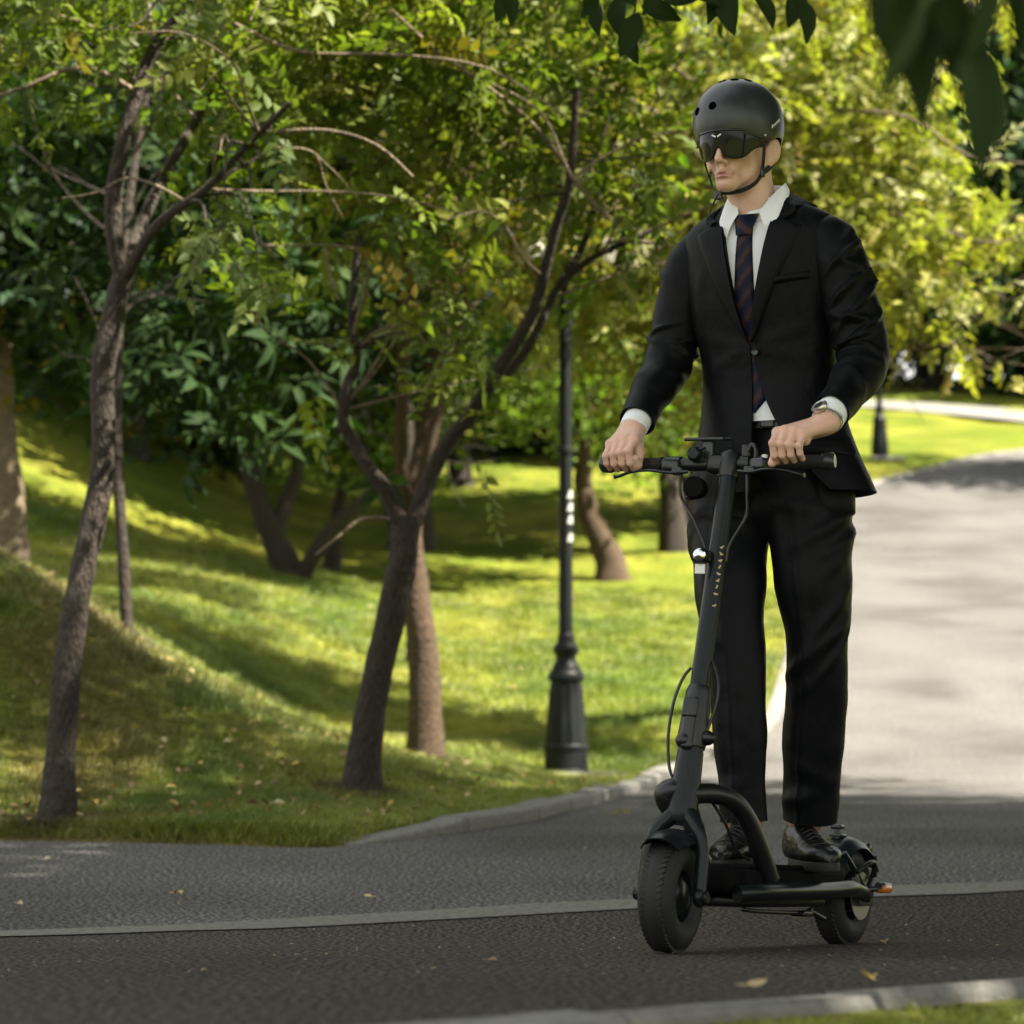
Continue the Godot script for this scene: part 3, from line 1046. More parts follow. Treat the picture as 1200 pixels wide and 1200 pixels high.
	crown(t, [[V(1.3, 5.2, -19.6), V(1.7, 1.2, 1.2), 700], [V(2.45, 4.9, -19.7), V(.95, 1.3, 1.2), 520], [V(2.85, 4.05, -19.4), V(.55, .42, .6), 150], [V(3.2, 3.8, -19.2), V(.32, .16, .3), 45], [V(.65, 4.1, -19.3), V(.8, .75, .8), 240], [V(1.1, 3.3, -19.8), V(.55, .4, .6), 90], [V(-.2, 5.5, -18.8), V(1.3, .8, 1.0), 330], [V(2.0, 6.8, -20), V(2.6, .6, 1.6), 450], [V(1.9, 4.2, -19.9), V(.7, .7, .7), 160]], ["twig", "twig_b"], GOLD, 1.1, M.leaf, r, tips.filter(func(q): return q.y > 3.75), .3, false, "crown", 290)

	# broad-leaved dark tree behind the slim one
	tips = []
	mb = MB.new()
	t = thing("park_tree", "thin straight black-barked tree with large drooping leaves on the grassy bank", "tree", ground(-2.175, -14.5))
	limb = rooted([V(-2.175, 1.14, -14.5), V(-2.204, 1.47, -14.5), V(-2.232, 1.81, -14.5), V(-2.252, 2.152, -14.5), V(-2.253, 2.593, -14.5), V(-2.24, 3.087, -14.5), V(-2.2, 3.7, -14.6), V(-2.1, 4.6, -14.8)], .3, .036, .022, mb)
	twigs(mb, limb, 12, .9, .012, r, tips, .55)
	put("trunk", mb, M.bark_dark, t)
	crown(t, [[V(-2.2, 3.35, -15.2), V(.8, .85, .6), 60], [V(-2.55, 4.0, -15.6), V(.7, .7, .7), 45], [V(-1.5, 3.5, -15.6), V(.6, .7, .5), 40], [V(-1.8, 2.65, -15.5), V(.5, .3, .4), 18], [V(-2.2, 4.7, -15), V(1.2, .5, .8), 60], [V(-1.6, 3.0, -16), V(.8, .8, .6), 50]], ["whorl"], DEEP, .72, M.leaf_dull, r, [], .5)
	# layered bluish tree
	tips = []
	mb = MB.new()
	t = thing("park_tree", "slender tree with flat tiers of bluish-green leaves, left of the forked tree", "tree", ground(-1.02, -18.8))
	limb = rooted([V(-1.02, .7, -18.8), V(-.93, 1.3, -18.8), V(-.86, 1.75, -18.8), V(-.95, 2.25, -18.7), V(-1.2, 2.9, -18.6), V(-1.4, 3.6, -18.6), V(-1.45, 4.6, -18.6)], .3, .035, .02, mb)
	twigs(mb, limb, 14, 1.1, .012, r, tips, .62)
	put("trunk", mb, M.bark_dark, t)
	crown(t, [[V(-1.5, 3.6, -17.6), V(1.0, .5, .7), 85], [V(-1.7, 2.95, -17.8), V(.8, .28, .6), 40], [V(-1.2, 4.5, -17.9), V(1.1, .7, .7), 80], [V(-2.2, 4.4, -18.2), V(.9, .7, .7), 60], [V(-.95, 3.1, -17.9), V(.35, .25, .3), 14]], ["tier"], BLUISH, 1.0, M.leaf_dull, r, tips, .4, true)

	# older trees up the lawn
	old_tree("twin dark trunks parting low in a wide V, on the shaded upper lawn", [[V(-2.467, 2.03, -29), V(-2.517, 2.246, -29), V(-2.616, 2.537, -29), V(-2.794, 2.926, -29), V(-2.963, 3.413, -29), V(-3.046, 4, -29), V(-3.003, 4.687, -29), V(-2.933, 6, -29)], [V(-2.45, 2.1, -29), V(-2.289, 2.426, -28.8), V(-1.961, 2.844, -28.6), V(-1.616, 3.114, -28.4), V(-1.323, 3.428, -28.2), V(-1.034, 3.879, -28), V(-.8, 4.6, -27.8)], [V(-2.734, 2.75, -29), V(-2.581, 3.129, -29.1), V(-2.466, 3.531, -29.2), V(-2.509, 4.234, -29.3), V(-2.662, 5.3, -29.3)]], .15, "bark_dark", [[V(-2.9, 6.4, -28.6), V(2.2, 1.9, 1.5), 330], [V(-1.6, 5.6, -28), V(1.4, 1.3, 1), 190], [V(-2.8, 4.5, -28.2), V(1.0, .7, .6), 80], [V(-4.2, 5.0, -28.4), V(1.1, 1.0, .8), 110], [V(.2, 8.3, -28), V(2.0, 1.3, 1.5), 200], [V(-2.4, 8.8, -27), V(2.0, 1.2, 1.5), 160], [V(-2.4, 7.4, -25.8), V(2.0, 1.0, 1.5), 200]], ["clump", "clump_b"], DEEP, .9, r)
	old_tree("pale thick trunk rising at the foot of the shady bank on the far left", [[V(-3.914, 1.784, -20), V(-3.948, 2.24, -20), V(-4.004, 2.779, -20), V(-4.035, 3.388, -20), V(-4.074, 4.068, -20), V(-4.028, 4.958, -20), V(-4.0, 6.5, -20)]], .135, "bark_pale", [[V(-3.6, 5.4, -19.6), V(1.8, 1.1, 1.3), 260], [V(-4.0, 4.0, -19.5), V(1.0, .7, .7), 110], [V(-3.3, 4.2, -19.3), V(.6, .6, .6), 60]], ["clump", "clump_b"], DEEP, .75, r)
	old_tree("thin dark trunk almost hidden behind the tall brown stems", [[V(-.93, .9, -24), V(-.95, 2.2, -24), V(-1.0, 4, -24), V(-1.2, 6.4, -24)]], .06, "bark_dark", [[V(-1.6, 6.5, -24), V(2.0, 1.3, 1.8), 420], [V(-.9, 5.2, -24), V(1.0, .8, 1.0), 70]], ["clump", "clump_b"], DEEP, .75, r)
	old_tree("kinked pale brown trunk that catches the light, behind the lamp post", [[V(1.221, 2.397, -31), V(1.16, 2.677, -31), V(1.036, 2.937, -31), V(.934, 3.197, -31), V(.872, 3.51, -31), V(.873, 3.927, -31), V(.937, 4.556, -31), V(1.043, 6, -31)]], .15, "bark_brown", [[V(.9, 4.75, -30.4), V(1.1, .8, .9), 110], [V(-.1, 4.6, -30), V(.9, .75, .8), 90], [V(1.0, 6.4, -31), V(1.8, 1.2, 1.2), 140], [V(1.5, 8.0, -29.5), V(2.2, 1.5, 2.2), 280]], ["clump", "lance"], LIME, .8, r)
	old_tree("slanting dark trunk half hidden behind the rider's right arm", [[V(2.184, 2.8, -34), V(2.106, 3.801, -34), V(1.994, 4.144, -34), V(1.94, 4.718, -34), V(1.9, 6.5, -34)]], .16, "bark_dark", [[V(1.7, 6.2, -33.5), V(1.4, 1.4, 1), 110], [V(2.1, 4.6, -33.4), V(.7, .4, .5), 26]], ["clump", "clump_b"], LIME, .85, r)
	old_tree("short upright trunk far up the lawn, seen between the fanned limbs", [[V(-.844, 4.578, -42), V(-.873, 5.143, -42), V(-.917, 5.853, -42), V(-.989, 7.5, -42)]], .17, "bark_dark", [[V(-1.0, 7.6, -41.5), V(2.2, 1.5, 1.2), 150]], ["clump", "clump_b"], FRESH, 1.1, r)
	old_tree("low tree with bright hanging sprays of lime leaves, left of the forked tree", [[V(-2.2, 2.4, -31), V(-2.1, 3.3, -31), V(-1.9, 4.2, -31), V(-1.8, 5.4, -31)]], .09, "bark_dark", [[V(-1.9, 4.1, -30.4), V(.9, .65, .7), 90], [V(-1.2, 3.9, -30.2), V(.6, .5, .5), 50], [V(-2.3, 5.2, -30.8), V(1.2, .8, .8), 80]], ["lance", "clump"], LIME, .75, r)
	# roadside trees outside the view on the right; they shade the upper lawn
	for q in [[13.6, 43, 1.15, "bushy roadside tree right of the road's upper bend"]]:
		var g := ground(q[0], -q[1])
		t = thing("roadside_tree", q[3], "tree", g)
		mb = MB.new()
		rooted([g, g + V(0, 2, 0), g + V(.2, 5, 0)], .4, .17, .1, mb)
		put("trunk", mb, M.bark_dark, t)
		crown(t, [[g + V(0, 5.2, 0) * q[2], V(2.4, 2.6, 2.4) * q[2], 420]], ["clump", "clump_b"], FRESH, 1.35, M.leaf_dull, r, [], .4)
	# the wood that closes the view
	var k := 0
	for q in [[-15, 48, 1.2], [-12.5, 40, 1.0], [-10.5, 46, 1.2], [-8.6, 37, .9], [-7.6, 50, 1.3], [-6.2, 42, 1.0], [-5.2, 35.5, .75], [-4.6, 52, 1.2], [-3.0, 45, 1.05], [-1.6, 55, 1.3], [.2, 48, 1.05], [1.6, 57, 1.3], [3.0, 47, 1.0], [4.4, 60, 1.3], [4.9, 71, 1.5], [7.6, 76, 1.6], [10.2, 72, 1.4], [12.9, 79, 1.7], [15.5, 70, 1.5], [18.5, 75, 1.6], [21, 64, 1.4], [16.9, 60, 1.1], [24, 56, 1.2], [-18, 56, 1.4], [-20, 42, 1.2], [10.5, 88, 1.8], [2, 84, 1.8], [-9, 64, 1.6], [17, 92, 1.8], [-1.35, 34, 1.35], [2.6, 37, 1.3], [13.9, 66.5, 1.5], [11.2, 67, 1.4], [8.6, 69, 1.4], [-10.5, 31, 1.3], [-14, 36, 1.5]]:
		wood_tree(k, q[0], q[1], q[2], r)
		k += 1
	# low growth under the wood
	k = 0
	for q in [[-9.5, 40, 1.5], [-6.6, 38, 1.3], [-4.4, 38, 1.4], [-2.6, 44, 1.6], [.4, 47, 1.7], [2.8, 46, 1.6], [5.6, 68, 1.3], [8.4, 69, 2.2], [11.4, 67.5, 2.4], [13.8, 64.5, 2.3], [17.0, 63, 2.0], [-12, 50, 1.4]]:
		var g := ground(q[0], -q[1])
		t = thing("shrub", ["low dark shrub ", "rounded dense shrub "][k % 2] + ["leftmost at the foot of the bank", "behind the V of the twin trunks", "left of the lime-leaved tree", "behind the forked tree's fan of limbs", "behind the tall brown stems", "beside the lamp's pole", "behind the rider's shoulder", "over the far path's left end", "over the middle of the far path", "where the far path leaves the picture", "right of the far path at the picture's edge", "deep in shade past the pale trunk"][k], "shrub", g, "shrubs under the far wood")
		mb = MB.new()
		for s in 4:
			branch(mb, [g, g + V(r.randf_range(-.4, .4), .5, r.randf_range(-.4, .4)) * q[2], g + V(r.randf_range(-.9, .9), 1.2, r.randf_range(-.9, .9)) * q[2]], .03, .012, 5, 0)
		put("stem", mb, M.bark_dark, t)
		crown(t, [[g + V(0, .8, 0) * q[2], V(1.5, .8, 1.1) * q[2], 110]], ["clump", "clump_b"], DEEP, 1.0 * q[2], M.leaf_dull, r)
		k += 1

func old_tree(label: String, lines: Array, r0: float, bark: String, blobs: Array, kinds: Array, tones: Array, size: float, r: RandomNumberGenerator) -> void:
	var b: Vector3 = lines[0][0]
	var t := thing("old_tree", label, "tree", ground(b.x, b.z))
	var tips := []
	for k in lines.size():
		var mb := MB.new()
		var limb := rooted(lines[k], .5, r0, r0 * .5, mb, 12) if k == 0 else branch(mb, lines[k], r0 * .8, r0 * .3, 10)
		twigs(mb, limb, 6, 1.2, .02, r, tips, .6)
		put("trunk" if k == 0 else "limb", mb, M[bark], t)
	crown(t, blobs, kinds, tones, size, M.leaf, r, [], .35)

const WOOD_LABELS := ["at the far left end of the wood", "on top of the left bank", "behind the bank's crest", "above the pale trunk", "deep in the wood, behind the bank", "left of the twin trunks", "closest behind the twin trunks", "behind the gap left of the twin trunks", "directly behind the lime-leaved tree", "behind the forked tree", "seen through the brown stems", "behind the lamp's lantern", "behind the rider's right arm", "behind the golden crown's left half", "behind the golden crown's middle", "behind the rider's head", "above the far lamp post", "above the far path's bend", "above the far path on the right", "at the right end of the wood", "beyond the road's upper bend", "by the road's upper bend, thin trunk in the clear", "outermost past the road's bend", "outermost on the left", "standing forward on the left bank", "highest up the slope behind the rider", "highest up the slope behind the lamp post", "highest up the slope on the left", "highest up the slope on the right", "tall behind the brown stems, shading the bank", "tall behind the rider's shoulder, over the slanting trunk", "just past the far path, right end", "just past the far path, at its middle", "just past the far path, left end", "on the bank's crest left of the picture", "behind the bank's crest, farthest left"]

func wood_tree(k: int, x: float, d: float, s: float, r: RandomNumberGenerator) -> void:
	var g := ground(x, -d)
	var dark := k % 3
	var t := thing("wood_tree", ["dense dark green tree ", "tall shadowy tree with a thick crown ", "dull green leafy tree "][dark] + WOOD_LABELS[k], "tree", g, "trees of the far wood")
	var mb := MB.new()
	var lean := r.randf_range(-.4, .4)
	var limb := rooted([g, g + V(lean * .3, 1.5 * s, 0), g + V(lean, 3.4 * s, .2), g + V(lean * .6, 6.5 * s, 0)], .5, .17 * s, .07 * s, mb, 9)
	put("trunk", mb, M.bark_dark, t)
	mb = MB.new()
	for q in 5:
		var a := TAU * (q + r.randf()) / 5
		var h := r.randf_range(1.8, 4.0) * s
		var p := g + V(lean * .8, h, 0)
		branch(mb, [p, p + V(cos(a), .5, sin(a)) * 1.0 * s, p + V(cos(a) * 1.9, 1.5, sin(a) * 1.9) * s], .06 * s, .02 * s, 6, 0)
	put("limb", mb, M.bark_dark, t)
	var c := g + V(lean, 4.6 * s, 0)
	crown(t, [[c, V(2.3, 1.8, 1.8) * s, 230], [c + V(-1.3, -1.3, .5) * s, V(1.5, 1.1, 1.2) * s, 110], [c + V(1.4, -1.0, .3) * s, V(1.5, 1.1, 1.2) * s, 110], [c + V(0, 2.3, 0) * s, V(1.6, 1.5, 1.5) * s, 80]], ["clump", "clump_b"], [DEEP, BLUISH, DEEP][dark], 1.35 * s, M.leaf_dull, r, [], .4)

# the big tree by the camera: its trunk and crown are overhead, only the ends of some boughs hang into view
func blade(mb: MB, len: float, wid: float) -> void:   # a leaf with a rounded outline that hangs from the origin, folded along its rib
	var rows := []
	for k in 11:
		var t := k / 10.0
		var w := wid * .5 * pow(sin(PI * pow(t, .8) * .98 + .02), .9)
		var z := .12 * len * sin(t * 2.4)
		rows.append(PackedVector3Array([V(-w, -t * len, z + w * .5), V(-w * .5, -t * len, z + w * .18), V(0, -t * len, z), V(w * .5, -t * len, z + w * .18), V(w, -t * len, z + w * .5)]))
	mb.loft(rows, false)

func overhanging() -> void:
	var r := RandomNumberGenerator.new()
	r.seed = 23
	var g := ground(3.6, -3.2)
	var t := thing("shade_tree", "large tree overhead whose dark leafy bough ends hang into the top of the view", "tree", g)
	var mb := MB.new()
	rooted([V(3.6, 0, -3.2), V(3.55, 1.5, -3.3), V(3.4, 3.2, -3.5), V(3.2, 5.2, -3.8), V(3.0, 7.2, -4)], .5, .22, .14, mb)
	put("trunk", mb, M.bark_dark, t)
	for l in [[V(3.4, 3.0, -3.5), V(2.4, 3.6, -3.2), V(1.4, 3.2, -2.8), V(.8, 2.2, -2.6), V(.45, 1.42, -2.45)], [V(3.3, 4.0, -3.6), V(2.2, 4.3, -4.2), V(1.0, 3.9, -4.6), V(.3, 2.8, -4.7), V(.22, 2.02, -4.75)], [V(3.2, 5, -3.8), V(1, 5.6, -4.5), V(-2, 6, -5.5)], [V(3.2, 5.2, -3.8), V(3.6, 5.8, -7), V(3.4, 6.2, -10)], [V(3.1, 5.2, -3.8), V(5.5, 6, -5), V(8, 6.4, -7)]]:
		mb = MB.new()
		branch(mb, l, .05, .007, 8, .1)
		put("bough", mb, M.bark_dark, t)
	var drop := MB.new()   # long hanging leaves close to the camera
	blade(drop, .14, .042)
	var wide := MB.new()
	blade(wide, .10, .05)
	var m: StandardMaterial3D = M.leaf_dull.duplicate()
	m.vertex_color_use_as_albedo = false
	m.albedo_color = lin(.014, .024, .008)
	m.backlight = Color(.08, .12, .03)
	m.metallic_specular = 0.12
	var dm := drop.mesh()
	var wm := wide.mesh()
	# bough end in front of the trees, upper right of the view
	for q in [[.352, 1.235, .15, 1.0], [.372, 1.25, -.2, 1.25], [.398, 1.255, .3, 1.1], [.415, 1.235, -.1, 1.3], [.432, 1.235, .2, 1.15], [.44, 1.19, .35, 1.1], [.45, 1.235, -.3, 1.0], [.43, 1.16, -.02, 1.2], [.385, 1.245, .5, 0.8], [.468, 1.255, .2, .9], [.51, 1.26, -.2, .9], [.50, 1.275, .35, .8], [.405, 1.27, -.45, .9], [.36, 1.27, .6, .8], [.44, 1.27, 0.1, 1.1]]:
		var b := Basis.from_euler(V(r.randf_range(-.3, .3), r.randf_range(-.9, .9), q[2])).scaled(Vector3(.85, .9, .9) * q[3])
		put_mesh("leaf", dm, m, t, Transform3D(b, V(q[0], q[1], -2.42 + r.randf_range(-.06, .06)) - g))
	for q in [[.222, 1.83, .2, 1.0], [.238, 1.83, -.4, 1.1], [.18, 1.885, .7, .9], [.165, 1.87, .1, .8], [.15, 1.88, -.5, .9], [-.015, 1.87, .1, .9], [.0, 1.9, -.4, .9], [.25, 1.885, 1.2, 1.0], [.29, 1.895, 1.5, 1.0], [.21, 1.9, .1, 1.1], [.33, 1.9, .9, 1.0], [.41, 1.89, .2, 1.2], [.27, 1.9, -.3, 1.0], [.37, 1.9, -.3, 1.1], [.46, 1.895, .4, 1.0], [.53, 1.86, .1, 1.2], [.55, 1.9, -.3, 1.0]]:
		var b := Basis.from_euler(V(r.randf_range(-.3, .3), r.randf_range(-.8, .8), q[2])).scaled(Vector3.ONE * q[3])
		put_mesh("leaf", wm, m, t, Transform3D(b.scaled(Vector3.ONE * .82), V(q[0], q[1] + .02, -4.75 + r.randf_range(-.1, .1)) - g))
	mb = MB.new()
	branch(mb, [V(.22, 2.02, -4.75), V(.12, 1.93, -4.75), V(-.02, 1.9, -4.75)], .005, .002, 5, 0)
	put("twig", mb, M.bark_dark, t)
	mb = MB.new()
	branch(mb, [V(.22, 2.02, -4.75), V(.235, 1.92, -4.75), V(.23, 1.85, -4.75)], .004, .002, 5, 0)
	put("twig", mb, M.bark_dark, t)
	mb = MB.new()
	branch(mb, [V(.22, 2.02, -4.75), V(.4, 1.96, -4.8), V(.56, 1.9, -4.8)], .005, .002, 5, 0)
	put("twig", mb, M.bark_dark, t)
	mb = MB.new()
	branch(mb, [V(.45, 1.42, -2.45), V(.43, 1.3, -2.43), V(.4, 1.26, -2.42), V(.36, 1.26, -2.42)], .005, .002, 5, 0)
	put("twig", mb, M.bark_dark, t)
	mb = MB.new()
	branch(mb, [V(.43, 1.3, -2.43), V(.45, 1.24, -2.42), V(.435, 1.17, -2.42)], .004, .002, 5, 0)
	put("twig", mb, M.bark_dark, t)
	crown(t, [[V(4.0, 6.6, -6.5), V(2.8, 1.4, 3.2), 460], [V(2.4, 6.4, -5.5), V(1.8, 1.0, 2.4), 200], [V(6.8, 7.0, -7.5), V(2.6, 1.4, 3.0), 300], [V(5.6, 6.4, -9.5), V(2.2, 1.3, 2.8), 420], [V(5.2, 4.6, -8), V(1.2, 1.2, 2), 200], [V(3.9, 5.6, -9.5), V(1.3, .9, 1.6), 240], [V(3.6, 6.2, -2.4), V(2.3, 1.2, 2.0), 260], [V(1.5, 5.8, -2.6), V(1.7, .9, 1.8), 230], [V(-.6, 5.6, -3.6), V(1.3, .8, 1.6), 130], [V(5.4, 6.4, -12.6), V(2.4, 1.2, 2.0), 170], [V(5.8, 6.8, -15), V(2.6, 1.2, 2.0), 90], [V(2.9, 4.9, -4.6), V(1.1, .8, 1.4), 170], [V(6.5, 7.0, -3), V(2.5, 1.3, 2.5), 130], [V(6.4, 4.9, -6.2), V(1.6, 1.7, 3.4), 420], [V(7.6, 4.6, -10.5), V(1.8, 2.0, 3.0), 420], [V(8.6, 3.0, -8), V(1.4, 1.8, 4.0), 300]], ["clump", "clump_b"], DEEP, 1.2, M.leaf_dull, r, [], .4)

# ------------------------------------------------------------------ the scooter, in its own axes: x to the rider's left, y up, z forward; the front wheel stands at the origin
var steer := Transform3D()

func st(p: Vector3) -> Vector3:   # turned with the handlebar
	return steer * p

func wheel(root: Node3D, called: String, at: Vector3, turn: Basis, r: float, w: float) -> void:
	var axis := turn * Basis(Vector3(0, 0, -1), Vector3(1, 0, 0), Vector3(0, 1, 0))   # lathe axis along the axle
	axis = turn * Basis(Vector3(0, 1, 0), Vector3(1, 0, 0), Vector3(0, 0, -1))
	var mb := MB.new()
	var prof := PackedVector2Array()
	for k in 19:   # round shoulders, flat tread with two grooves
		var a := lerpf(-PI * .78, PI * .78, k / 18.0)
		var x := sin(a) * w * .5
		var rr := r - w * .46 + cos(a) * w * .46
		prof.append(V2(rr, x))
	mb.lathe(prof, at, axis, 56)
	var t := put(called, mb, M.rubber, root)
	t.name = called
	var tread := MB.new()
	for k in 56:
		var a := TAU * k / 56
		for s in [-1, 1]:
			var d := Vector3(0, sin(a), cos(a))
			var b := turn * Basis(Vector3(1, 0, 0), d, Vector3(1, 0, 0).cross(d))
			tread.box(at + turn * (d * (r - .0048) + Vector3(s * w * .21, 0, 0)), V(w * .2, .006, .009), b * Basis(Vector3.UP, s * .5))
	put("tread", tread, M.rubber, t).set_meta("kind", "stuff")
	mb = MB.new()
	mb.lathe(PackedVector2Array([V2(r * .62, -.028), V2(r * .66, -.024), V2(r * .6, -.018), V2(r * .56, 0), V2(r * .6, .018), V2(r * .66, .024), V2(r * .62, .028), V2(r * .55, .02), V2(r * .52, 0), V2(r * .55, -.02), V2(r * .62, -.028)]), at, axis, 40)
	put("rim", mb, M.gloss_black, t)
	mb = MB.new()
	mb.lathe(PackedVector2Array([V2(0, -.032), V2(r * .24, -.032), V2(r * .34, -.02), V2(r * .34, .02), V2(r * .24, .032), V2(0, .034)]), at, axis, 28)
	for k in 5:
		var a := TAU * k / 5 + .3
		var d := turn * Vector3(0, sin(a), cos(a))
		mb.tube(PackedVector3Array([at + d * r * .3, at + d * r * .58]), PackedFloat32Array([.014, .010]), 8)
	put("hub", mb, M.scooter_grey, t)

func bolt(mb: MB, at: Vector3, r: float, axis := Basis(Vector3(0, 1, 0), Vector3(1, 0, 0), Vector3(0, 0, -1))) -> void:
	mb.lathe(PackedVector2Array([V2(0, .006), V2(r * .8, .006), V2(r, .003), V2(r, -.004), V2(0, -.004)]), at, axis, 10)

func scooter() -> void:
	var h := V(-.515, .052, .856).normalized()
	var left := V(.857, 0, .515)
	left = (left - h * left.dot(h)).normalized()
	var up := h.cross(left).normalized()
	var root := thing("electric_scooter", "black electric kick scooter with fat tyres that the suited man rides", "scooter")
	root.transform = Transform3D(Basis(left, up, h), V(.36, .004, -5.9))
	org = Vector3.ZERO
	var n := V(0, 1.045, -.27).normalized()   # steering axis
	var foot := V(0, .13, 0)
	steer = Transform3D(Basis(), foot) * Transform3D(Basis(n, .11), Vector3.ZERO) * Transform3D(Basis(), -foot)
	var ax := func(y: float, x := 0.0, z := 0.0) -> Vector3: return st(V(x, y, -(y - .13) * .2584 + z))
	wheel(root, "front_tyre", V(0, .13, 0), steer.basis, .13, .088)
	wheel(root, "rear_tyre", V(0, .13, -.965), Basis(), .13, .084)
	# fork, with its shoulders, and the mudguard
	var mb := MB.new()
	for s in [-1, 1]:
		mb.tube(spline3([ax.call(.335, .0, .004), ax.call(.308, .024 * s, .008), ax.call(.278, .052 * s, .012), ax.call(.225, .066 * s, .008), ax.call(.13, .068 * s, .0)], 4), PackedFloat32Array([.026, .025, .024, .022, .020, .019, .018, .0175, .017, .0165, .016, .016, .016, .016, .016, .016, .016]), 12)
		bolt(mb, ax.call(.13, .084 * s), .015)
		mb.ball(ax.call(.13, .070 * s), V(.015, .024, .024))
	put("fork", mb, M.scooter_grey, root)
	mb = MB.new()
	var rows := []
	for k in 15:
		var a := lerpf(-.85, .68, k / 14.0)   # from behind the fork to the front lip
		var row := PackedVector3Array()
		var wide := .055 * (1.0 - .15 * smoothstep(.3, .68, a))
		for j in 13:
			var x := lerpf(-1, 1, j / 12.0)
			var rr := .152 - .032 * pow(absf(x), 2.6) + .014 * smoothstep(.2, .68, a)
			row.append(st(V(x * wide, .13 + cos(a) * rr, sin(a) * rr)))
		rows.append(row)
	var under := []
	for r0 in rows:
		var row := PackedVector3Array()
		for p: Vector3 in r0:
			row.append(p + (st(foot) - p).normalized() * .004)
		under.append(row)
	mb.loft(rows, false)
	mb.loft(under, false)
	for pair in [[0, 0], [14, 14]]:
		mb.loft([rows[pair[0]], under[pair[0]]], false)
	put("mudguard", mb, M.scooter_grey, root)
	# steering tube: thick lower half, folding latch, slim stem
	mb = MB.new()
	mb.tube(PackedVector3Array([ax.call(.295), ax.call(.31), ax.call(.33), ax.call(.46), ax.call(.475)]), PackedFloat32Array([.026, .034, .0355, .031, .028]), 22)
	put("head_tube", mb, M.scooter_grey, root)
	mb = MB.new()
	mb.tube(spline3([ax.call(.375, -.0, -.005), ax.call(.372, -.026, .012), ax.call(.36, -.042, .008), ax.call(.335, -.038, -.01), ax.call(.325, -.015, -.02)], 5), PackedFloat32Array(range(21).map(func(k): return .029 - .006 * absf(k - 10.0) / 10.0)), 14)
	put("headset_housing", mb, M.matt_black, root)
	mb = MB.new()
	mb.tube(PackedVector3Array([ax.call(.47), ax.call(.49), ax.call(.6), ax.call(.615)]), PackedFloat32Array([.032, .036, .031, .026]), 20)
	mb.box(ax.call(.525, .0, .036), V(.03, .12, .02), steer.basis * Basis(Vector3.RIGHT, -.25), .008)
	mb.box(ax.call(.565, .0, .042), V(.036, .05, .016), steer.basis * Basis(Vector3.RIGHT, -.25), .006)
	mb.ball(ax.call(.495, .036, .0), V(.02, .018, .02))
	mb.ball(ax.call(.487, -.008, .036), V(.02, .018, .016))
	put("folding_latch", mb, M.matt_black, root)
	mb = MB.new()
	mb.tube(PackedVector3Array([ax.call(.6), ax.call(1.155)]), PackedFloat32Array([.0232, .0218]), 22)
	put("stem", mb, M.scooter_grey, root)
	# gold lettering that runs down the stem
	var lt := MB.new()
	for k in 9:
		var y := .955 - .0165 * k - (.012 if k == 8 else 0.0)
		var a := .75
		var rr := .0226
		var b := steer.basis * Basis(Vector3.UP, a)
		var p: Vector3 = ax.call(y, sin(a) * rr, cos(a) * rr)
		lt.box(p, V(.011, .0035, .0012), b * Basis(Vector3.BACK, [.5, -.6, .3, .9, -.4, .6, 1.2, -.2, .4][k]))
		lt.box(p + V(0, -.005, 0), V(.0035, .009, .0012), b * Basis(Vector3.BACK, [.2, .5, -.3, .4, .1, -.5, .3, .6, -.2][k]))
	put("lettering", lt, M.gold_print, root).set_meta("kind", "stuff")
	# little headlight and its reflector
	mb = MB.new()
	var fwd := steer.basis * Basis(Vector3.RIGHT, PI / 2)
	mb.lathe(PackedVector2Array([V2(0, -.03), V2(.014, -.028), V2(.019, -.01), V2(.02, .01), V2(.017, .014)]), ax.call(.93, -.022, .05), fwd, 20)
	mb.box(ax.call(.93, -.014, .028), V(.022, .026, .03), steer.basis, .004)
	var hl := put("headlight", mb, M.matt_black, root)
	mb = MB.new()
	mb.lathe(PackedVector2Array([V2(.0165, .013), V2(.012, .017), V2(.0, .019)]), ax.call(.93, -.022, .05), fwd, 20)
	put("lens", mb, M.chrome, hl)
	mb = MB.new()
	mb.box(ax.call(.898, -.024, .04), V(.026, .024, .006), steer.basis, .002)
	put("reflector", mb, M.white_plastic, root)
	# handlebar
	mb = MB.new()
	var by := 1.165
	var bar := func(x: float, dy := 0.0, dz := 0.0) -> Vector3: return ax.call(by, (x * .87 if x > 0 else x) - .022, 0.0) + V(0, dy + .006 * pow(absf(x) / .29, 2), dz - .012 * pow(absf(x) / .29, 2))
	mb.tube(PackedVector3Array(range(25).map(func(k): return bar.call(lerpf(-.285, .285, k / 24.0)))), PackedFloat32Array(range(25).map(func(_k): return .0158)), 14)
	var hb := put("handlebar", mb, M.matt_black, root)
	mb = MB.new()
	mb.tube(PackedVector3Array([ax.call(1.13), ax.call(1.15), ax.call(1.185), ax.call(1.195)]), PackedFloat32Array([.024, .028, .028, .02]), 18)
	mb.box(bar.call(0.0, 0, .0), V(.07, .044, .046), steer.basis, .012)
	put("clamp", mb, M.matt_black, hb)
	for s in [-1, 1]:
		mb = MB.new()
		var path := PackedVector3Array()
		var rad := PackedFloat32Array()
		for k in 29:
			path.append(bar.call(s * lerpf(.155, .292, k / 28.0)))
			rad.append(.0195 if k in [0, 1, 27, 28] else .0172 + .0006 * (k % 2))
		mb.tube(path, rad, 16)
		put("grip", mb, M.rubber, hb)
		mb = MB.new()   # flared bar end with an indicator
		mb.tube(PackedVector3Array([bar.call(s * .29), bar.call(s * .297), bar.call(s * .318), bar.call(s * .324)]), PackedFloat32Array([.019, .0225, .0215, .016]), 16)
		put("bar_end", mb, M.gloss_black, hb)
		# brake: perch and lever
		mb = MB.new()
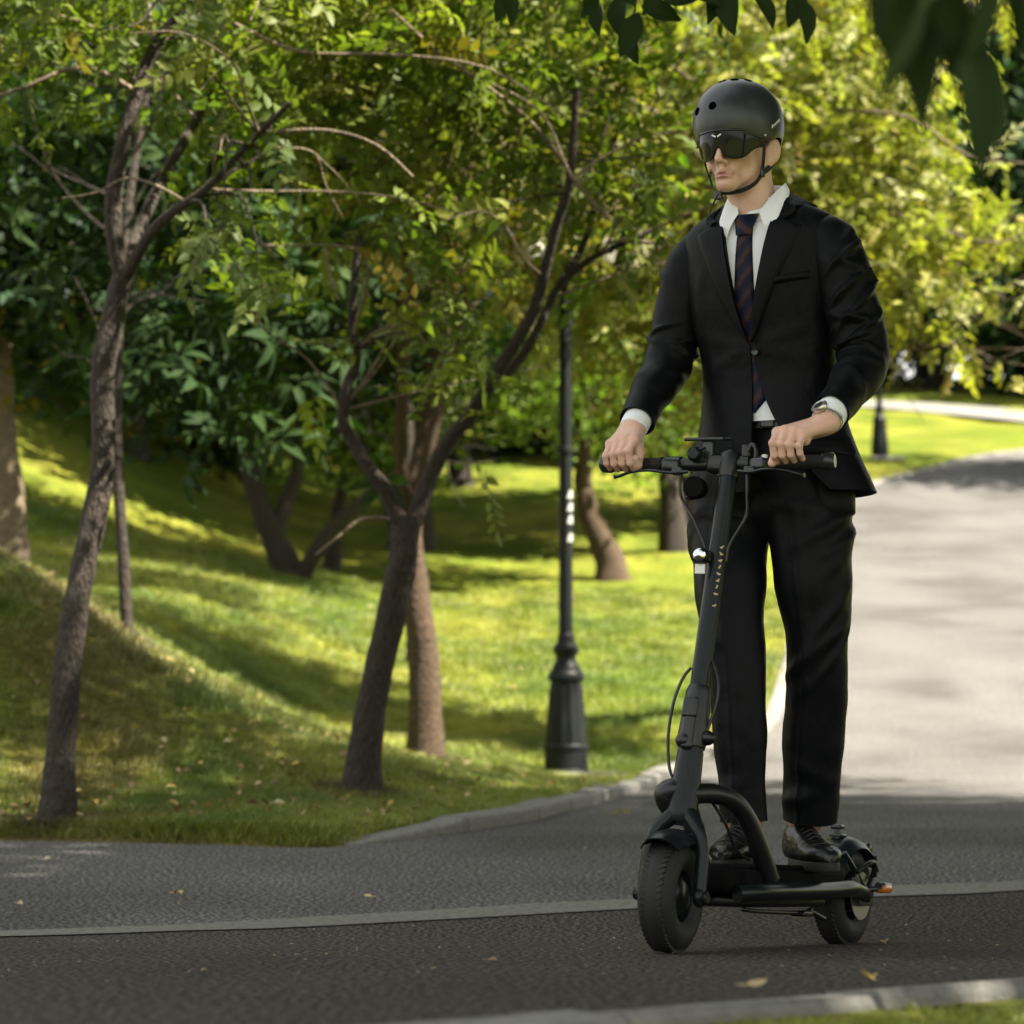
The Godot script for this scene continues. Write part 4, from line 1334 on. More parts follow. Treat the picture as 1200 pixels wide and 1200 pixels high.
		mb.box(bar.call(s * .125, -.004, .018), V(.045, .03, .04), steer.basis * Basis(Vector3.UP, -.35 * s), .008)
		mb.tube(PackedVector3Array([bar.call(s * .105), bar.call(s * .14)]), PackedFloat32Array([.021, .021]), 14)
		mb.box(bar.call(s * .10, -.02, .03), V(.03, .02, .022), steer.basis, .006)
		put("brake_perch", mb, M.gloss_black, hb)
		mb = MB.new()
		mb.tube(spline3([bar.call(s * .07, -.022, .035), bar.call(s * .115, -.026, .048), bar.call(s * .16, -.022, .058), bar.call(s * .21, -.026, .056), bar.call(s * .25, -.036, .046), bar.call(s * .262, -.038, .046)], 4), PackedFloat32Array(range(21).map(func(k): return .0075 - .0018 * sin(k * .15) + (.0015 if k > 18 else 0.0))), 8, 3, .62)
		put("brake_lever", mb, M.gloss_black, hb)
	# display plate, bell, throttle, switch
	mb = MB.new()
	mb.box(bar.call(-.045, .066, -.018), V(.105, .009, .06), steer.basis * Basis(Vector3.RIGHT, .16), .004)
	mb.box(bar.call(-.04, .038, -.012), V(.03, .055, .022), steer.basis, .006)
	put("display", mb, M.gloss_black, root)
	mb = MB.new()
	mb.lathe(PackedVector2Array([V2(.0, .012), V2(.012, .011), V2(.0185, .004), V2(.0195, -.006), V2(.016, -.012)]), bar.call(-.055, .022, .030), fwd, 20)
	mb.box(bar.call(-.04, .034, .03), V(.026, .006, .012), steer.basis * Basis(Vector3.BACK, .25), .002)
	put("bell", mb, M.scooter_grey, root)
	mb = MB.new()
	mb.tube(PackedVector3Array([bar.call(.06), bar.call(.085)]), PackedFloat32Array([.022, .022]), 14)
	mb.box(bar.call(.075, .03, .0), V(.022, .034, .03), steer.basis, .006)
	mb.tube(spline3([bar.call(.085, .03, .01), bar.call(.095, .046, .012), bar.call(.11, .035, .018), bar.call(.112, .01, .022)], 4), PackedFloat32Array(range(13).map(func(_k): return .006)), 8)
	put("switch_box", mb, M.matt_black, root)
	mb = MB.new()
	mb.box(bar.call(.135, .012, .016), V(.014, .016, .012), steer.basis, .003)
	put("switch_button", mb, M.white_plastic, root)
	mb = MB.new()   # round horn or lamp housing hung under the bar
	mb.lathe(PackedVector2Array([V2(0, -.03), V2(.023, -.028), V2(.027, -.01), V2(.027, .012), V2(.024, .016), V2(0, .018)]), bar.call(-.062, -.058, .01), fwd, 26)
	put("horn", mb, M.deck_black, root)
	# cables
	for q in [[bar.call(-.09, -.02, .03), bar.call(-.09, -.08, .03), ax.call(1.02, -.06, .03), ax.call(.96, -.03, .02), ax.call(.93, -.026, .008)], [bar.call(.09, -.02, .03), bar.call(.095, -.08, .035), ax.call(1.03, .07, .03), ax.call(.96, .035, .02), ax.call(.92, .028, .01)], [ax.call(.66, -.024, .01), ax.call(.63, -.04, .016), ax.call(.57, -.054, .016), ax.call(.49, -.056, .012), ax.call(.42, -.045, .004), ax.call(.385, -.025, 0)], [ax.call(.68, .022, 0), ax.call(.64, .042, 0), ax.call(.59, .048, 0), ax.call(.54, .04, 0), ax.call(.5, .03, 0)], [ax.call(.38, .03, -.03), V(.05, .3, -.17), V(.05, .24, -.23), V(.06, .215, -.28)], [ax.call(.36, -.02, -.03), V(.0, .29, -.12), V(-.03, .24, -.12), V(-.05, .2, -.2)]]:
		mb = MB.new()
		var p := spline3(q, 6)
		mb.tube(p, PackedFloat32Array(range(p.size()).map(func(_k): return .0038)), 7)
		put("cable", mb, M.cable, root)
	# neck: a thick bent tube from the head tube down to the deck, one each side of the cables
	for s in [-1, 1]:
		mb = MB.new()
		var p := spline3([V(.012 * s, .362, -.06), V(.04 * s, .366, -.12), V(.062 * s, .352, -.185), V(.074 * s, .31, -.24), V(.082 * s, .25, -.285), V(.088 * s, .17, -.34)], 6)
		mb.tube(p, PackedFloat32Array(range(p.size()).map(func(_k): return .0235)), 16)
		put("neck_tube", mb, M.matt_black, root)
	# deck: tray, grip mat, side rails, skid
	mb = MB.new()
	mb.box(V(0, .165, -.52), V(.165, .06, .56), Basis(), .014)
	mb.box(V(0, .17, -.215), V(.12, .07, .08), Basis(), .02)
	var deck := put("deck", mb, M.deck_black, root)
	mb = MB.new()
	mb.box(V(0, .198, -.52), V(.15, .007, .53), Basis(), .003)
	for k in 30:
		mb.box(V(0, .203, -.275 - .017 * k), V(.14, .003, .006))
	put("deck_mat", mb, M.deck_black, deck)
	for s in [-1, 1]:
		mb = MB.new()
		var p := spline3([V(.07 * s, .135, -.2), V(.094 * s, .14, -.26), V(.1 * s, .142, -.4), V(.1 * s, .145, -.66), V(.1 * s, .15, -.79), V(.085 * s, .145, -.87), V(.072 * s, .134, -.95)], 5)
		mb.tube(p, PackedFloat32Array(range(p.size()).map(func(k): return .021 if k < 22 else .018)), 14)
		put("side_rail", mb, M.scooter_grey, deck)
		mb = MB.new()
		mb.box(V(.066 * s, .13, -.965), V(.008, .05, .09), Basis(), .003)
		bolt(mb, V(.074 * s, .13, -.965), .016)
		put("axle_plate", mb, M.matt_black, root)
	mb = MB.new()
	mb.box(V(0, .118, -.5), V(.12, .03, .46), Basis(), .01)
	mb.tube(spline3([V(.06, .10, -.24), V(.075, .095, -.3), V(.075, .09, -.55), V(.07, .1, -.62)], 5), PackedFloat32Array(range(16).map(func(_k): return .005)), 8)
	mb.box(V(.075, .088, -.55), V(.04, .014, .05), Basis(), .004)
	mb.rod(V(.08, .095, -.58), V(.085, .075, -.66), .007)
	put("kickstand", mb, M.matt_black, root)
	# rear mudguard with hook and lamp, indicator, disc and caliper
	mb = MB.new()
	rows = []
	for k in 17:
		var a := lerpf(1.25, -1.05, k / 16.0)
		var row := PackedVector3Array()
		for j in 13:
			var x := lerpf(-1, 1, j / 12.0)
			var rr := .153 - .03 * pow(absf(x), 3.0) + .02 * smoothstep(.5, 1.25, a)
			row.append(V(x * .058, .13 + cos(a) * rr, -.965 + sin(a) * rr))
		rows.append(row)
	mb.loft(rows, false)
	under = []
	for r0 in rows:
		var row := PackedVector3Array()
		for p: Vector3 in r0:
			row.append(p + (V(0, .13, -.965) - p).normalized() * .004)
		under.append(row)
	mb.loft(under, false)
	mb.loft([rows[16], under[16]], false)
	var guard := put("rear_mudguard", mb, M.scooter_grey, root)
	mb = MB.new()
	mb.box(V(0, .25, -1.085), V(.055, .03, .035), Basis(Vector3.RIGHT, .6), .008)
	put("tail_lamp", mb, M.gloss_black, guard)
	mb = MB.new()
	mb.rod(V(0, .27, -.93), V(0, .303, -.93), .008)
	mb.box(V(0, .306, -.932), V(.03, .012, .03), Basis(), .004)
	mb.box(V(0, .284, -.935), V(.036, .008, .036), Basis(), .003)
	put("hook", mb, M.gloss_black, guard)
	mb = MB.new()
	for q in [[V(.05, .24, -.86), V(.06, .2, -.9), V(.066, .15, -.955)], [V(.05, .23, -1.06), V(.06, .19, -1.03), V(.066, .15, -.975)], [V(.066, .19, -.91), V(.08, .21, -.94), V(.08, .215, -.985), V(.075, .18, -1.0)]]:
		var p := spline3(q, 4)
		mb.tube(p, PackedFloat32Array(range(p.size()).map(func(_k): return .007)), 8)
	put("stay", mb, M.scooter_grey, guard)
	mb = MB.new()
	mb.box(V(.092, .152, -1.02), V(.032, .028, .06), Basis(), .009)
	mb.rod(V(.066, .145, -.955), V(.088, .15, -1.0), .008)
	var ind := put("indicator", mb, M.gloss_black, root)
	mb = MB.new()
	mb.box(V(.094, .149, -1.015), V(.034, .021, .05), Basis(), .007)
	put("lens", mb, M.amber, ind)
	mb = MB.new()
	var ring := Basis(Vector3(0, 1, 0), Vector3(1, 0, 0), Vector3(0, 0, -1))
	mb.lathe(PackedVector2Array([V2(.026, -.0012), V2(.062, -.0012), V2(.062, .0012), V2(.026, .0012), V2(.026, -.0012)]), V(.052, .13, -.965), ring, 36)
	put("brake_disc", mb, M.steel, root)
	mb = MB.new()
	mb.box(V(.054, .165, -.91), V(.03, .05, .04), Basis(Vector3.RIGHT, .6), .008)
	put("brake_caliper", mb, M.matt_black, root)

# ------------------------------------------------------------------ the rider
const L := Vector3(.883, 0, .469)      # his left
const FW := Vector3(-.469, 0, .883)    # where his chest faces
# jacket sections: height, centre x, centre z, half width, depth before and behind the spine
const TORSO := [
	[1.055, .684, -6.420, .262, .142, .150], [1.12, .678, -6.425, .244, .138, .148], [1.20, .669, -6.43, .215, .130, .140], [1.30, .661, -6.435, .190, .120, .124], [1.40, .654, -6.435, .177, .114, .112],
	[1.48, .648, -6.43, .182, .114, .110], [1.57, .638, -6.425, .203, .120, .113], [1.66, .636, -6.42, .216, .121, .114], [1.72, .635, -6.42, .214, .115, .110], [1.768, .635, -6.418, .210, .104, .102],
	[1.798, .635, -6.414, .186, .088, .094], [1.820, .634, -6.41, .146, .074, .086], [1.842, .634, -6.404, .102, .063, .079], [1.862, .634, -6.402, .074, .055, .074], [1.90, .634, -6.40, .068, .050, .070]]
const BUTTON := 1.462

class SkinTone extends Painter:
	var head: Transform3D
	func colour_at(p: Vector3) -> Color:
		var q := head.affine_inverse() * p
		var c := Color(.66, .42, .31)
		if q.length() < .2 and q.z > .05:
			if absf(q.x) < .027 and q.y > -.117 and q.y < -.091 and q.z > .075:
				var e := absf(q.y + .1042) / .0125 + absf(q.x) / .055
				c = c.lerp(Color(.48, .19, .165), clampf(1.7 - 1.6 * e, 0, .9))
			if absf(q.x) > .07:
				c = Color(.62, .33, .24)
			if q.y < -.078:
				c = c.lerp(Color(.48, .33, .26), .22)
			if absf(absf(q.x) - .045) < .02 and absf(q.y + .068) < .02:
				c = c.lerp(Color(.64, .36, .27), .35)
		if p.y < 1.4:
			c = Color(.68, .43, .325)
		if p.y < .5:
			c = Color(.42, .22, .15)
		return c

func torso(th: float, y: float, off := 0.0) -> Vector3:
	var i := 0
	while i < TORSO.size() - 2 and y > TORSO[i + 1][0]:
		i += 1
	var a: Array = TORSO[i]
	var b: Array = TORSO[i + 1]
	var t := clampf((y - a[0]) / (b[0] - a[0]), 0, 1)
	var p: Array = TORSO[maxi(i - 1, 0)]
	var n: Array = TORSO[mini(i + 2, TORSO.size() - 1)]
	var w := PackedFloat32Array()
	for k in range(1, 6):
		w.append(cubic_interpolate_in_time(a[k], b[k], p[k], n[k], t, b[0] - a[0], p[0] - a[0] if p != a else -.05, n[0] - a[0] if n != b else (b[0] - a[0]) * 2))
	var s := sin(th)
	var c := cos(th)
	var x := signf(s) * pow(absf(s), .92) * (w[2] + off)
	var z := signf(c) * pow(absf(c), .92) * ((w[3] if c > 0 else w[4]) + off)
	return Vector3(w[0], y, w[1]) + L * x + FW * z

# the angle on the section at height y whose sideways place is l metres to his left of the middle
func front_angle(l: float, y: float) -> float:
	var lo := -1.5
	var hi := 1.5
	var mid := torso(0, y)
	for k in 18:
		var m := (lo + hi) / 2
		if (torso(m, y) - mid).dot(L) < l:
			lo = m
		else:
			hi = m
	return (lo + hi) / 2

func v_edge(y: float) -> Vector2:   # how far the jacket's two front edges lie right (x) and left (y) of the middle
	if y > BUTTON:
		var t := (y - BUTTON) / (1.83 - BUTTON)
		var w := .004 + .074 * pow(t, .95)
		return Vector2(-w, w)
	var u := (BUTTON - y) / (BUTTON - 1.10)
	return Vector2(-.004 - .025 * u * u, .004 + .018 * u + .15 * u * u)

func cloth(path: PackedVector3Array, rad: PackedFloat32Array, n: int, folds: Array, squash := 1.0, up := Vector3.ZERO) -> MB:   # a sleeve or trouser leg; folds: [where along 0..1, angle, reach along, half width in angle, height, slant]
	var mb := MB.new()
	var rows := []
	var t0 := (path[1] - path[0]).normalized()
	var x := up if up != Vector3.ZERO else FW
	x = (x - t0 * x.dot(t0)).normalized()
	for k in path.size():
		var t := (path[mini(k + 1, path.size() - 1)] - path[maxi(k - 1, 0)]).normalized()
		x = (x - t * x.dot(t)).normalized()
		var y := t.cross(x)
		var row := PackedVector3Array()
		for j in n:
			var a := TAU * j / n
			var s := float(k) / (path.size() - 1)
			var r := rad[k]
			for f in folds:
				var da: float = wrapf(a - f[1], -PI, PI)
				var ds: float = s - f[0] - f[5] * da
				r += f[4] * 1.55 * exp(-pow(ds / f[2], 2)) * exp(-pow(da / f[3], 2))
			var d := x * cos(a) + y * sin(a) * squash
			var p := path[k] + d * r
			p += d * (bark_noise.get_noise_3dv(p * .75) * .0035 + bark_noise.get_noise_3dv(p * .25 + Vector3(7, 3, 1)) * .006)
			row.append(p)
		rows.append(row)
	mb.loft(rows)
	# turned-in end
	var last: PackedVector3Array = rows[-1]
	var mid := Vector3.ZERO
	for p in last:
		mid += p / n
	var inner := PackedVector3Array()
	var deep := PackedVector3Array()
	var back := (path[-2] - path[-1]).normalized() * .03
	for p in last:
		inner.append(p.lerp(mid, .08))
		deep.append(p.lerp(mid, .12) + back)
	mb.loft([last, inner, deep])
	return mb

func radii(keys: Array, n: int) -> PackedFloat32Array:   # keys: [0..1, radius]
	var out := PackedFloat32Array()
	for k in n:
		var t := float(k) / (n - 1)
		var i := 0
		while i < keys.size() - 2 and t > keys[i + 1][0]:
			i += 1
		var u: float = clampf((t - keys[i][0]) / (keys[i + 1][0] - keys[i][0]), 0, 1)
		out.append(lerpf(keys[i][1], keys[i + 1][1], u * u * (3 - 2 * u)))
	return out

func bezier_path(pts: Array, n: int) -> PackedVector3Array:
	var dense := spline3(pts, 12)
	var len := 0.0
	for k in dense.size() - 1:
		len += dense[k].distance_to(dense[k + 1])
	var out := PackedVector3Array([dense[0]])
	var step := len / (n - 1)
	var acc := 0.0
	for k in dense.size() - 1:
		var seg := dense[k].distance_to(dense[k + 1])
		while acc + seg >= step * out.size() and out.size() < n - 1:
			out.append(dense[k].lerp(dense[k + 1], (step * out.size() - acc) / seg))
		acc += seg
	out.append(dense[-1])
	return out

func hand(f: Field, at: Vector3, bx: Vector3, fw: Vector3, up: Vector3, wrist: Vector3, elbow: Vector3, thumb_under: bool) -> void:
	# at: middle of the grip; bx: from the index finger towards the little finger along the bar
	var mcp := []
	var lens := [[.036, .026, .021], [.040, .029, .022], [.037, .027, .021], [.030, .021, .019]]
	for k in 4:
		var x: float = (k - 1.5) * .0215
		var lift: float = [.040, .043, .040, .034][k]
		mcp.append(at + bx * x + up * lift + fw * (.008 - .002 * absf(k - 1)))
	for k in 4:
		f.cone(wrist + bx * (k - 1.5) * .012, mcp[k], .0175, .0128, .014)
	f.cone(wrist + up * .002, elbow, .026, .034, .02)
	f.cone(wrist - up * .012 - bx * .012, at - bx * .036 + up * .012 - fw * .012, .017, .015, .014)    # ball of the thumb
	f.cone(mcp[0] - up * .016 - fw * .012, mcp[3] - up * .014 - fw * .012, .015, .013, .012)            # palm on the grip
	for k in 4:
		var x: Vector3 = bx * (k - 1.5) * .0213
		var r: float = [.0094, .0097, .0092, .0082][k]
		var pip: Vector3 = at + x + fw * (.037 if k < 3 else .033) + up * (.013 - .003 * k)
		var dip: Vector3 = at + x + fw * (.030 if k < 3 else .027) - up * (.0165 if k < 3 else .014)
		var tip: Vector3 = at + x + fw * .008 - up * (.028 if k < 3 else .025)
		f.cone(mcp[k], pip, r * 1.16, r * 1.04, .006)
		f.egg(mcp[k] + up * .004 + fw * .001, Vector3(.011, .0095, .011), Basis(), .008)
		f.egg(pip + fw * .001, Vector3.ONE * r * 1.12, Basis(), .003)
		f.cone(pip, dip, r * 1.02, r * .95, .003)
		f.cone(dip, tip, r * .95, r * .84, .003)
	var b := at - bx * .043
	if thumb_under:
		f.cone(at - bx * .036 + up * .012 - fw * .014, b - fw * .006 - up * .012, .0135, .0115, .008)
		f.cone(b - fw * .006 - up * .012, b + fw * .014 - up * .030, .0112, .0098, .004)
		f.egg(b + fw * .017 - up * .033, Vector3(.0092, .0095, .0095), Basis(), .004)
	else:
		f.cone(at - bx * .036 + up * .012 - fw * .014, b + fw * .008 - up * .020, .0135, .0105, .008)
		f.cone(b + fw * .008 - up * .020, b + fw * .022 - up * .004, .0105, .009, .004)

func man() -> void:
	var o := V(.64, .17, -6.42)
	var t := thing("person", "man in a black suit, striped tie, helmet and dark goggles riding the scooter", "person", o)
	var head := Transform3D(Basis(V(.875, .0, .484).normalized(), V(.0, 1, 0), V(-.484, 0, .875).normalized()) * Basis(Vector3.RIGHT, .05) * Basis().scaled(Vector3.ONE * 1.035), V(.569, 2.004, -6.36))
	var tone := SkinTone.new()
	tone.head = head
	var neck := V(.634, 1.80, -6.405)
	var sh_r := V(.470, 1.738, -6.51)
	var sh_l := V(.800, 1.738, -6.318)
	var el_r := V(.402, 1.455, -6.50)
	var el_l := V(.864, 1.425, -6.27)
	var hip_r := V(.572, 1.06, -6.48)
	var hip_l := V(.742, 1.06, -6.40)
	var kn_r := V(.556, .692, -6.35)
	var kn_l := V(.763, .694, -6.40)
	var an_r := V(.573, .285, -6.34)
	var an_l := V(.738, .285, -6.49)
	var bx := V(.891, 0, .454)
	var gr := V(.273, 1.176, -6.248)    # middles of the two fists on the grips
	var gl := V(.664, 1.176, -6.052)
	var hf := V(-.454, 0, .891)
	var wr_r := V(.297, 1.250, -6.318)
	var wr_l := V(.748, 1.240, -6.072)
	# --- the body: one skin, finer at the head and the hands
	var mb := MB.new()
	var f := Field.new()
	f.cone(V(.655, 1.10, -6.44), V(.642, 1.42, -6.43), .045, .07, .05)
	f.cone(V(.642, 1.42, -6.43), V(.636, 1.66, -6.42), .085, .09, .05)
	f.cone(V(.636, 1.70, -6.42), neck, .07, .056, .04)
	for s in [[sh_r, el_r, wr_r, hip_r, kn_r, an_r], [sh_l, el_l, wr_l, hip_l, kn_l, an_l]]:
		f.cone(V(.636, 1.69, -6.42), s[0], .045, .034, .04)
		f.cone(s[0], s[1], .04, .036, .03)
		f.cone(s[1], s[1].lerp(s[2], .86), .038, .029, .02)
		f.cone(V(.655, 1.10, -6.44), s[3], .045, .06, .05)
		f.cone(s[3], s[4], .058, .046, .03)
		f.cone(s[4], s[4].lerp(s[5], .35) - FW * .012, .05, .05, .03)
		f.cone(s[4].lerp(s[5], .35) - FW * .012, s[5], .05, .033, .03)
		f.egg(s[5] + V(-.031, .0, .0), V(.013, .016, .014), Basis(), .015)
		f.egg(s[5] + V(.031, -.004, .0), V(.013, .016, .014), Basis(), .015)
		f.cone(s[5], s[5] - V(0, .06, 0) + FW * .01, .033, .026, .03)
	f.build(mb, V(.20, .2, -6.75), V(1.05, 1.86, -5.95), .014, tone)
	# head: skull, jaw, brow, nose, lips, ears, neck
	f = Field.new()
	var hb := head.basis
	var hp := func(x: float, y: float, z: float) -> Vector3: return head * V(x, y, z)
	f.egg(hp.call(0, .015, -.012), V(.076, .103, .098), hb, .02)
	f.egg(hp.call(0, -.062, .028), V(.053, .070, .062), hb, .03)
	f.egg(hp.call(0, -.03, .045), V(.058, .05, .046), hb, .03)
	f.egg(hp.call(0, -.126, .076), V(.020, .016, .016), hb, .03)
	f.egg(hp.call(0, -.104, .074), V(.026, .02, .018), hb, .02)
	for s in [-1, 1]:
		f.cone(hp.call(.049 * s, -.074, .004), hp.call(.013 * s, -.128, .066), .012, .011, .022)
		f.egg(hp.call(.050 * s, -.068, .003), V(.012, .018, .016), hb, .02)
		f.egg(hp.call(.043 * s, -.052, .066), V(.017, .012, .016), hb, .02)
		f.cone(hp.call(.012 * s, -.006, .088), hp.call(.048 * s, -.006, .070), .009, .009, .015)
		f.egg(hp.call(.031 * s, -.026, .086), V(.015, .011, .012), hb, .012, true)
		f.egg(hp.call(.031 * s, -.027, .073), V(.0125, .0115, .0115), hb, .004)
		f.egg(hp.call(.0105 * s, -.076, .099), V(.0065, .0065, .010), hb, .007)
		f.egg(hp.call(.0065 * s, -.0815, .103), V(.0038, .003, .005), hb, .003, true)
		f.egg(hp.call(.047 * s, -.094, .054), V(.017, .017, .018), hb, .02, true)
		# ear
		var eb := hb.orthonormalized() * Basis(Vector3.UP, -.6 * s) * Basis(Vector3.RIGHT, -.15)
		f.egg(hp.call(.085 * s, -.040, -.022), V(.009, .033, .021), eb, .006)
		f.egg(hp.call(.096 * s, -.036, -.016), V(.009, .021, .012), eb, .003, true)
		f.egg(hp.call(.080 * s, -.068, -.012), V(.006, .010, .009), eb, .006)
	f.cone(hp.call(0, -.008, .092), hp.call(0, -.068, .116), .0062, .0082, .012)
	f.egg(hp.call(0, -.072, .1165), V(.0085, .0075, .0085), hb, .008)
	f.cone(hp.call(0, -.082, .099), hp.call(0, -.091, .0975), .005, .006, .01)
	f.cone(hp.call(-.020, -.1015, .088), hp.call(0, -.099, .0985), .0045, .0065, .006)
	f.cone(hp.call(.020, -.1015, .088), hp.call(0, -.099, .0985), .0045, .0065, .006)
	f.cone(hp.call(-.016, -.1095, .089), hp.call(.016, -.1095, .089), .0062, .0062, .005)
	f.egg(hp.call(0, -.110, .0945), V(.014, .0065, .006), hb, .004)
	f.egg(hp.call(0, -.1045, .1030), V(.024, .0016, .008), hb, .003, true)
	f.egg(hp.call(0, -.118, .0965), V(.014, .005, .008), hb, .008, true)
	f.cone(hp.call(0, -.05, -.025), neck + V(0, -.03, 0), .056, .060, .03)
	f.cone(hp.call(.045, -.05, -.02), neck + L * .02 + FW * .035, .018, .016, .03)
	f.cone(hp.call(-.045, -.05, -.02), neck - L * .02 + FW * .035, .018, .016, .03)
	f.egg(neck + FW * .052 + V(0, .045, 0), V(.012, .016, .012), Basis(), .02)
	var hc := head.origin
	f.build(mb, hc - V(.15, .235, .15), hc + V(.15, .14, .15), .0032, tone)
	for s in [[gr, wr_r, el_r, -bx, false], [gl, wr_l, el_l, bx, true]]:
		f = Field.new()
		hand(f, s[0], s[3], hf, Vector3.UP, s[1], (s[1] as Vector3).lerp(s[2], .3), s[4])
		f.build(mb, s[0] - V(.11, .075, .14), s[0] + V(.15, .15, .09), .0031, tone)
	put("body", mb, M.skin, t)
	mb = MB.new()
	for s in [-1, 1]:
		mb = MB.new()
		mb.ball(hp.call(.031 * s, -.027, .077), V(.0112, .0112, .0112), hb)
		put("eye", mb, M.eyeball, t)
	# --- helmet, goggles, straps, hair
	helmet(t, head)
	# --- trousers
	var n := 44
	var tr := Node3D.new()
	tr.name = "trousers"
	t.add_child(tr, true)
	var crease := [0.5, 0.0, 9.0, .10, .007, 0.0]
	mb = cloth(bezier_path([V(.585, 1.16, -6.46), V(.555, 1.02, -6.47), V(.545, .84, -6.39), V(.556, .69, -6.355), V(.562, .50, -6.34), V(.569, .288, -6.345)], 70), radii([[0, .115], [.14, .1], [.3, .09], [.52, .072], [.75, .066], [.92, .058], [1, .0565]], 70), n, [crease, [.18, 1.4, .02, .9, .009, .05], [.23, 1.6, .018, .8, .008, .06], [.15, .2, .016, .8, .006, -.05], [.46, .9, .018, .9, .006, .05], [.50, .5, .015, .8, .006, -.04], [.545, 1.2, .016, .7, .006, .05], [.92, .6, .02, .8, .006, .03], [.62, 0.5, .3, .2, .006, .1]], 1.0, FW)
	put("leg", mb, M.trouser_cloth, tr)
	mb = cloth(bezier_path([V(.715, 1.16, -6.42), V(.746, 1.02, -6.40), V(.757, .85, -6.385), V(.763, .69, -6.39), V(.758, .50, -6.435), V(.748, .288, -6.485)], 70), radii([[0, .12], [.14, .106], [.3, .098], [.52, .077], [.75, .078], [.92, .071], [1, .069]], 70), n, [crease, [.17, -1.2, .02, .9, .011, .05], [.22, -1.4, .018, .8, .009, .06], [.27, -1.2, .02, .6, .007, .07], [.12, -.2, .016, .8, .006, -.05], [.47, -.9, .018, .8, .008, .06], [.52, -1.0, .015, .8, .007, .09], [.42, -.8, .02, .7, .007, .1], [.56, .5, .016, .7, .005, .05], [.93, .3, .02, .8, .007, .03], [.85, -.4, .02, .9, .005, -.03]], 1.0, FW)
	put("leg", mb, M.trouser_cloth, tr)
	mb = MB.new()
	var rows := []
	for k in 15:
		var y := lerpf(.985, 1.285, k / 14.0)
		var row := PackedVector3Array()
		for j in 40:
			var a := TAU * j / 40
			var w := smoothstep(.985, 1.05, y)
			var p := torso(a, maxf(y, 1.12), -.05 - .02 * (1 - w))
			row.append(V(p.x, y, p.z).lerp(V(.655, y, -6.43), .35 * (1 - w)))
		rows.append(row)
	mb.loft(rows, true, 3)
	put("seat", mb, M.trouser_cloth, tr)
	mb = MB.new()
	rows = []
	for y in [1.262, 1.264, 1.295, 1.297]:
		var row := PackedVector3Array()
		for j in 48:
			row.append(torso(TAU * j / 48, y, -.03 if y in [1.264, 1.295] else -.034))
		rows.append(row)
	mb.loft(rows)
	put("belt", mb, M.shoe_leather, tr)
	mb = MB.new()
	mb.box(torso(.1, 1.279, -.027), V(.036, .03, .005), Basis(L, Vector3.UP, FW), .003)
	put("buckle", mb, M.gloss_black, tr)
	# --- shirt, collar, tie
	mb = MB.new()
	rows = []
	for k in 40:
		var y := lerpf(1.28, 1.845, k / 39.0)
		var row := PackedVector3Array()
		for j in 37:
			var a := lerpf(-1.7, 1.7, j / 36.0)
			row.append(torso(a, y, -.017 if y < 1.78 else lerpf(-.017, -.006, (y - 1.78) / .065)))
		rows.append(row)
	mb.loft(rows, false)
	var shirt := put("shirt", mb, M.shirt, t)
	collar(shirt)
	tie(t)
	# --- jacket
	jacket(t, sh_r, sh_l, el_r, el_l, wr_r, wr_l)
	# --- shoes
	shoe(t, V(.573, .0, -6.335), V(-.36, 0, .933), .1795)
	shoe(t, V(.728, .0, -6.49), V(.24, 0, .97), .1655)
	watch(t, wr_l, el_l)

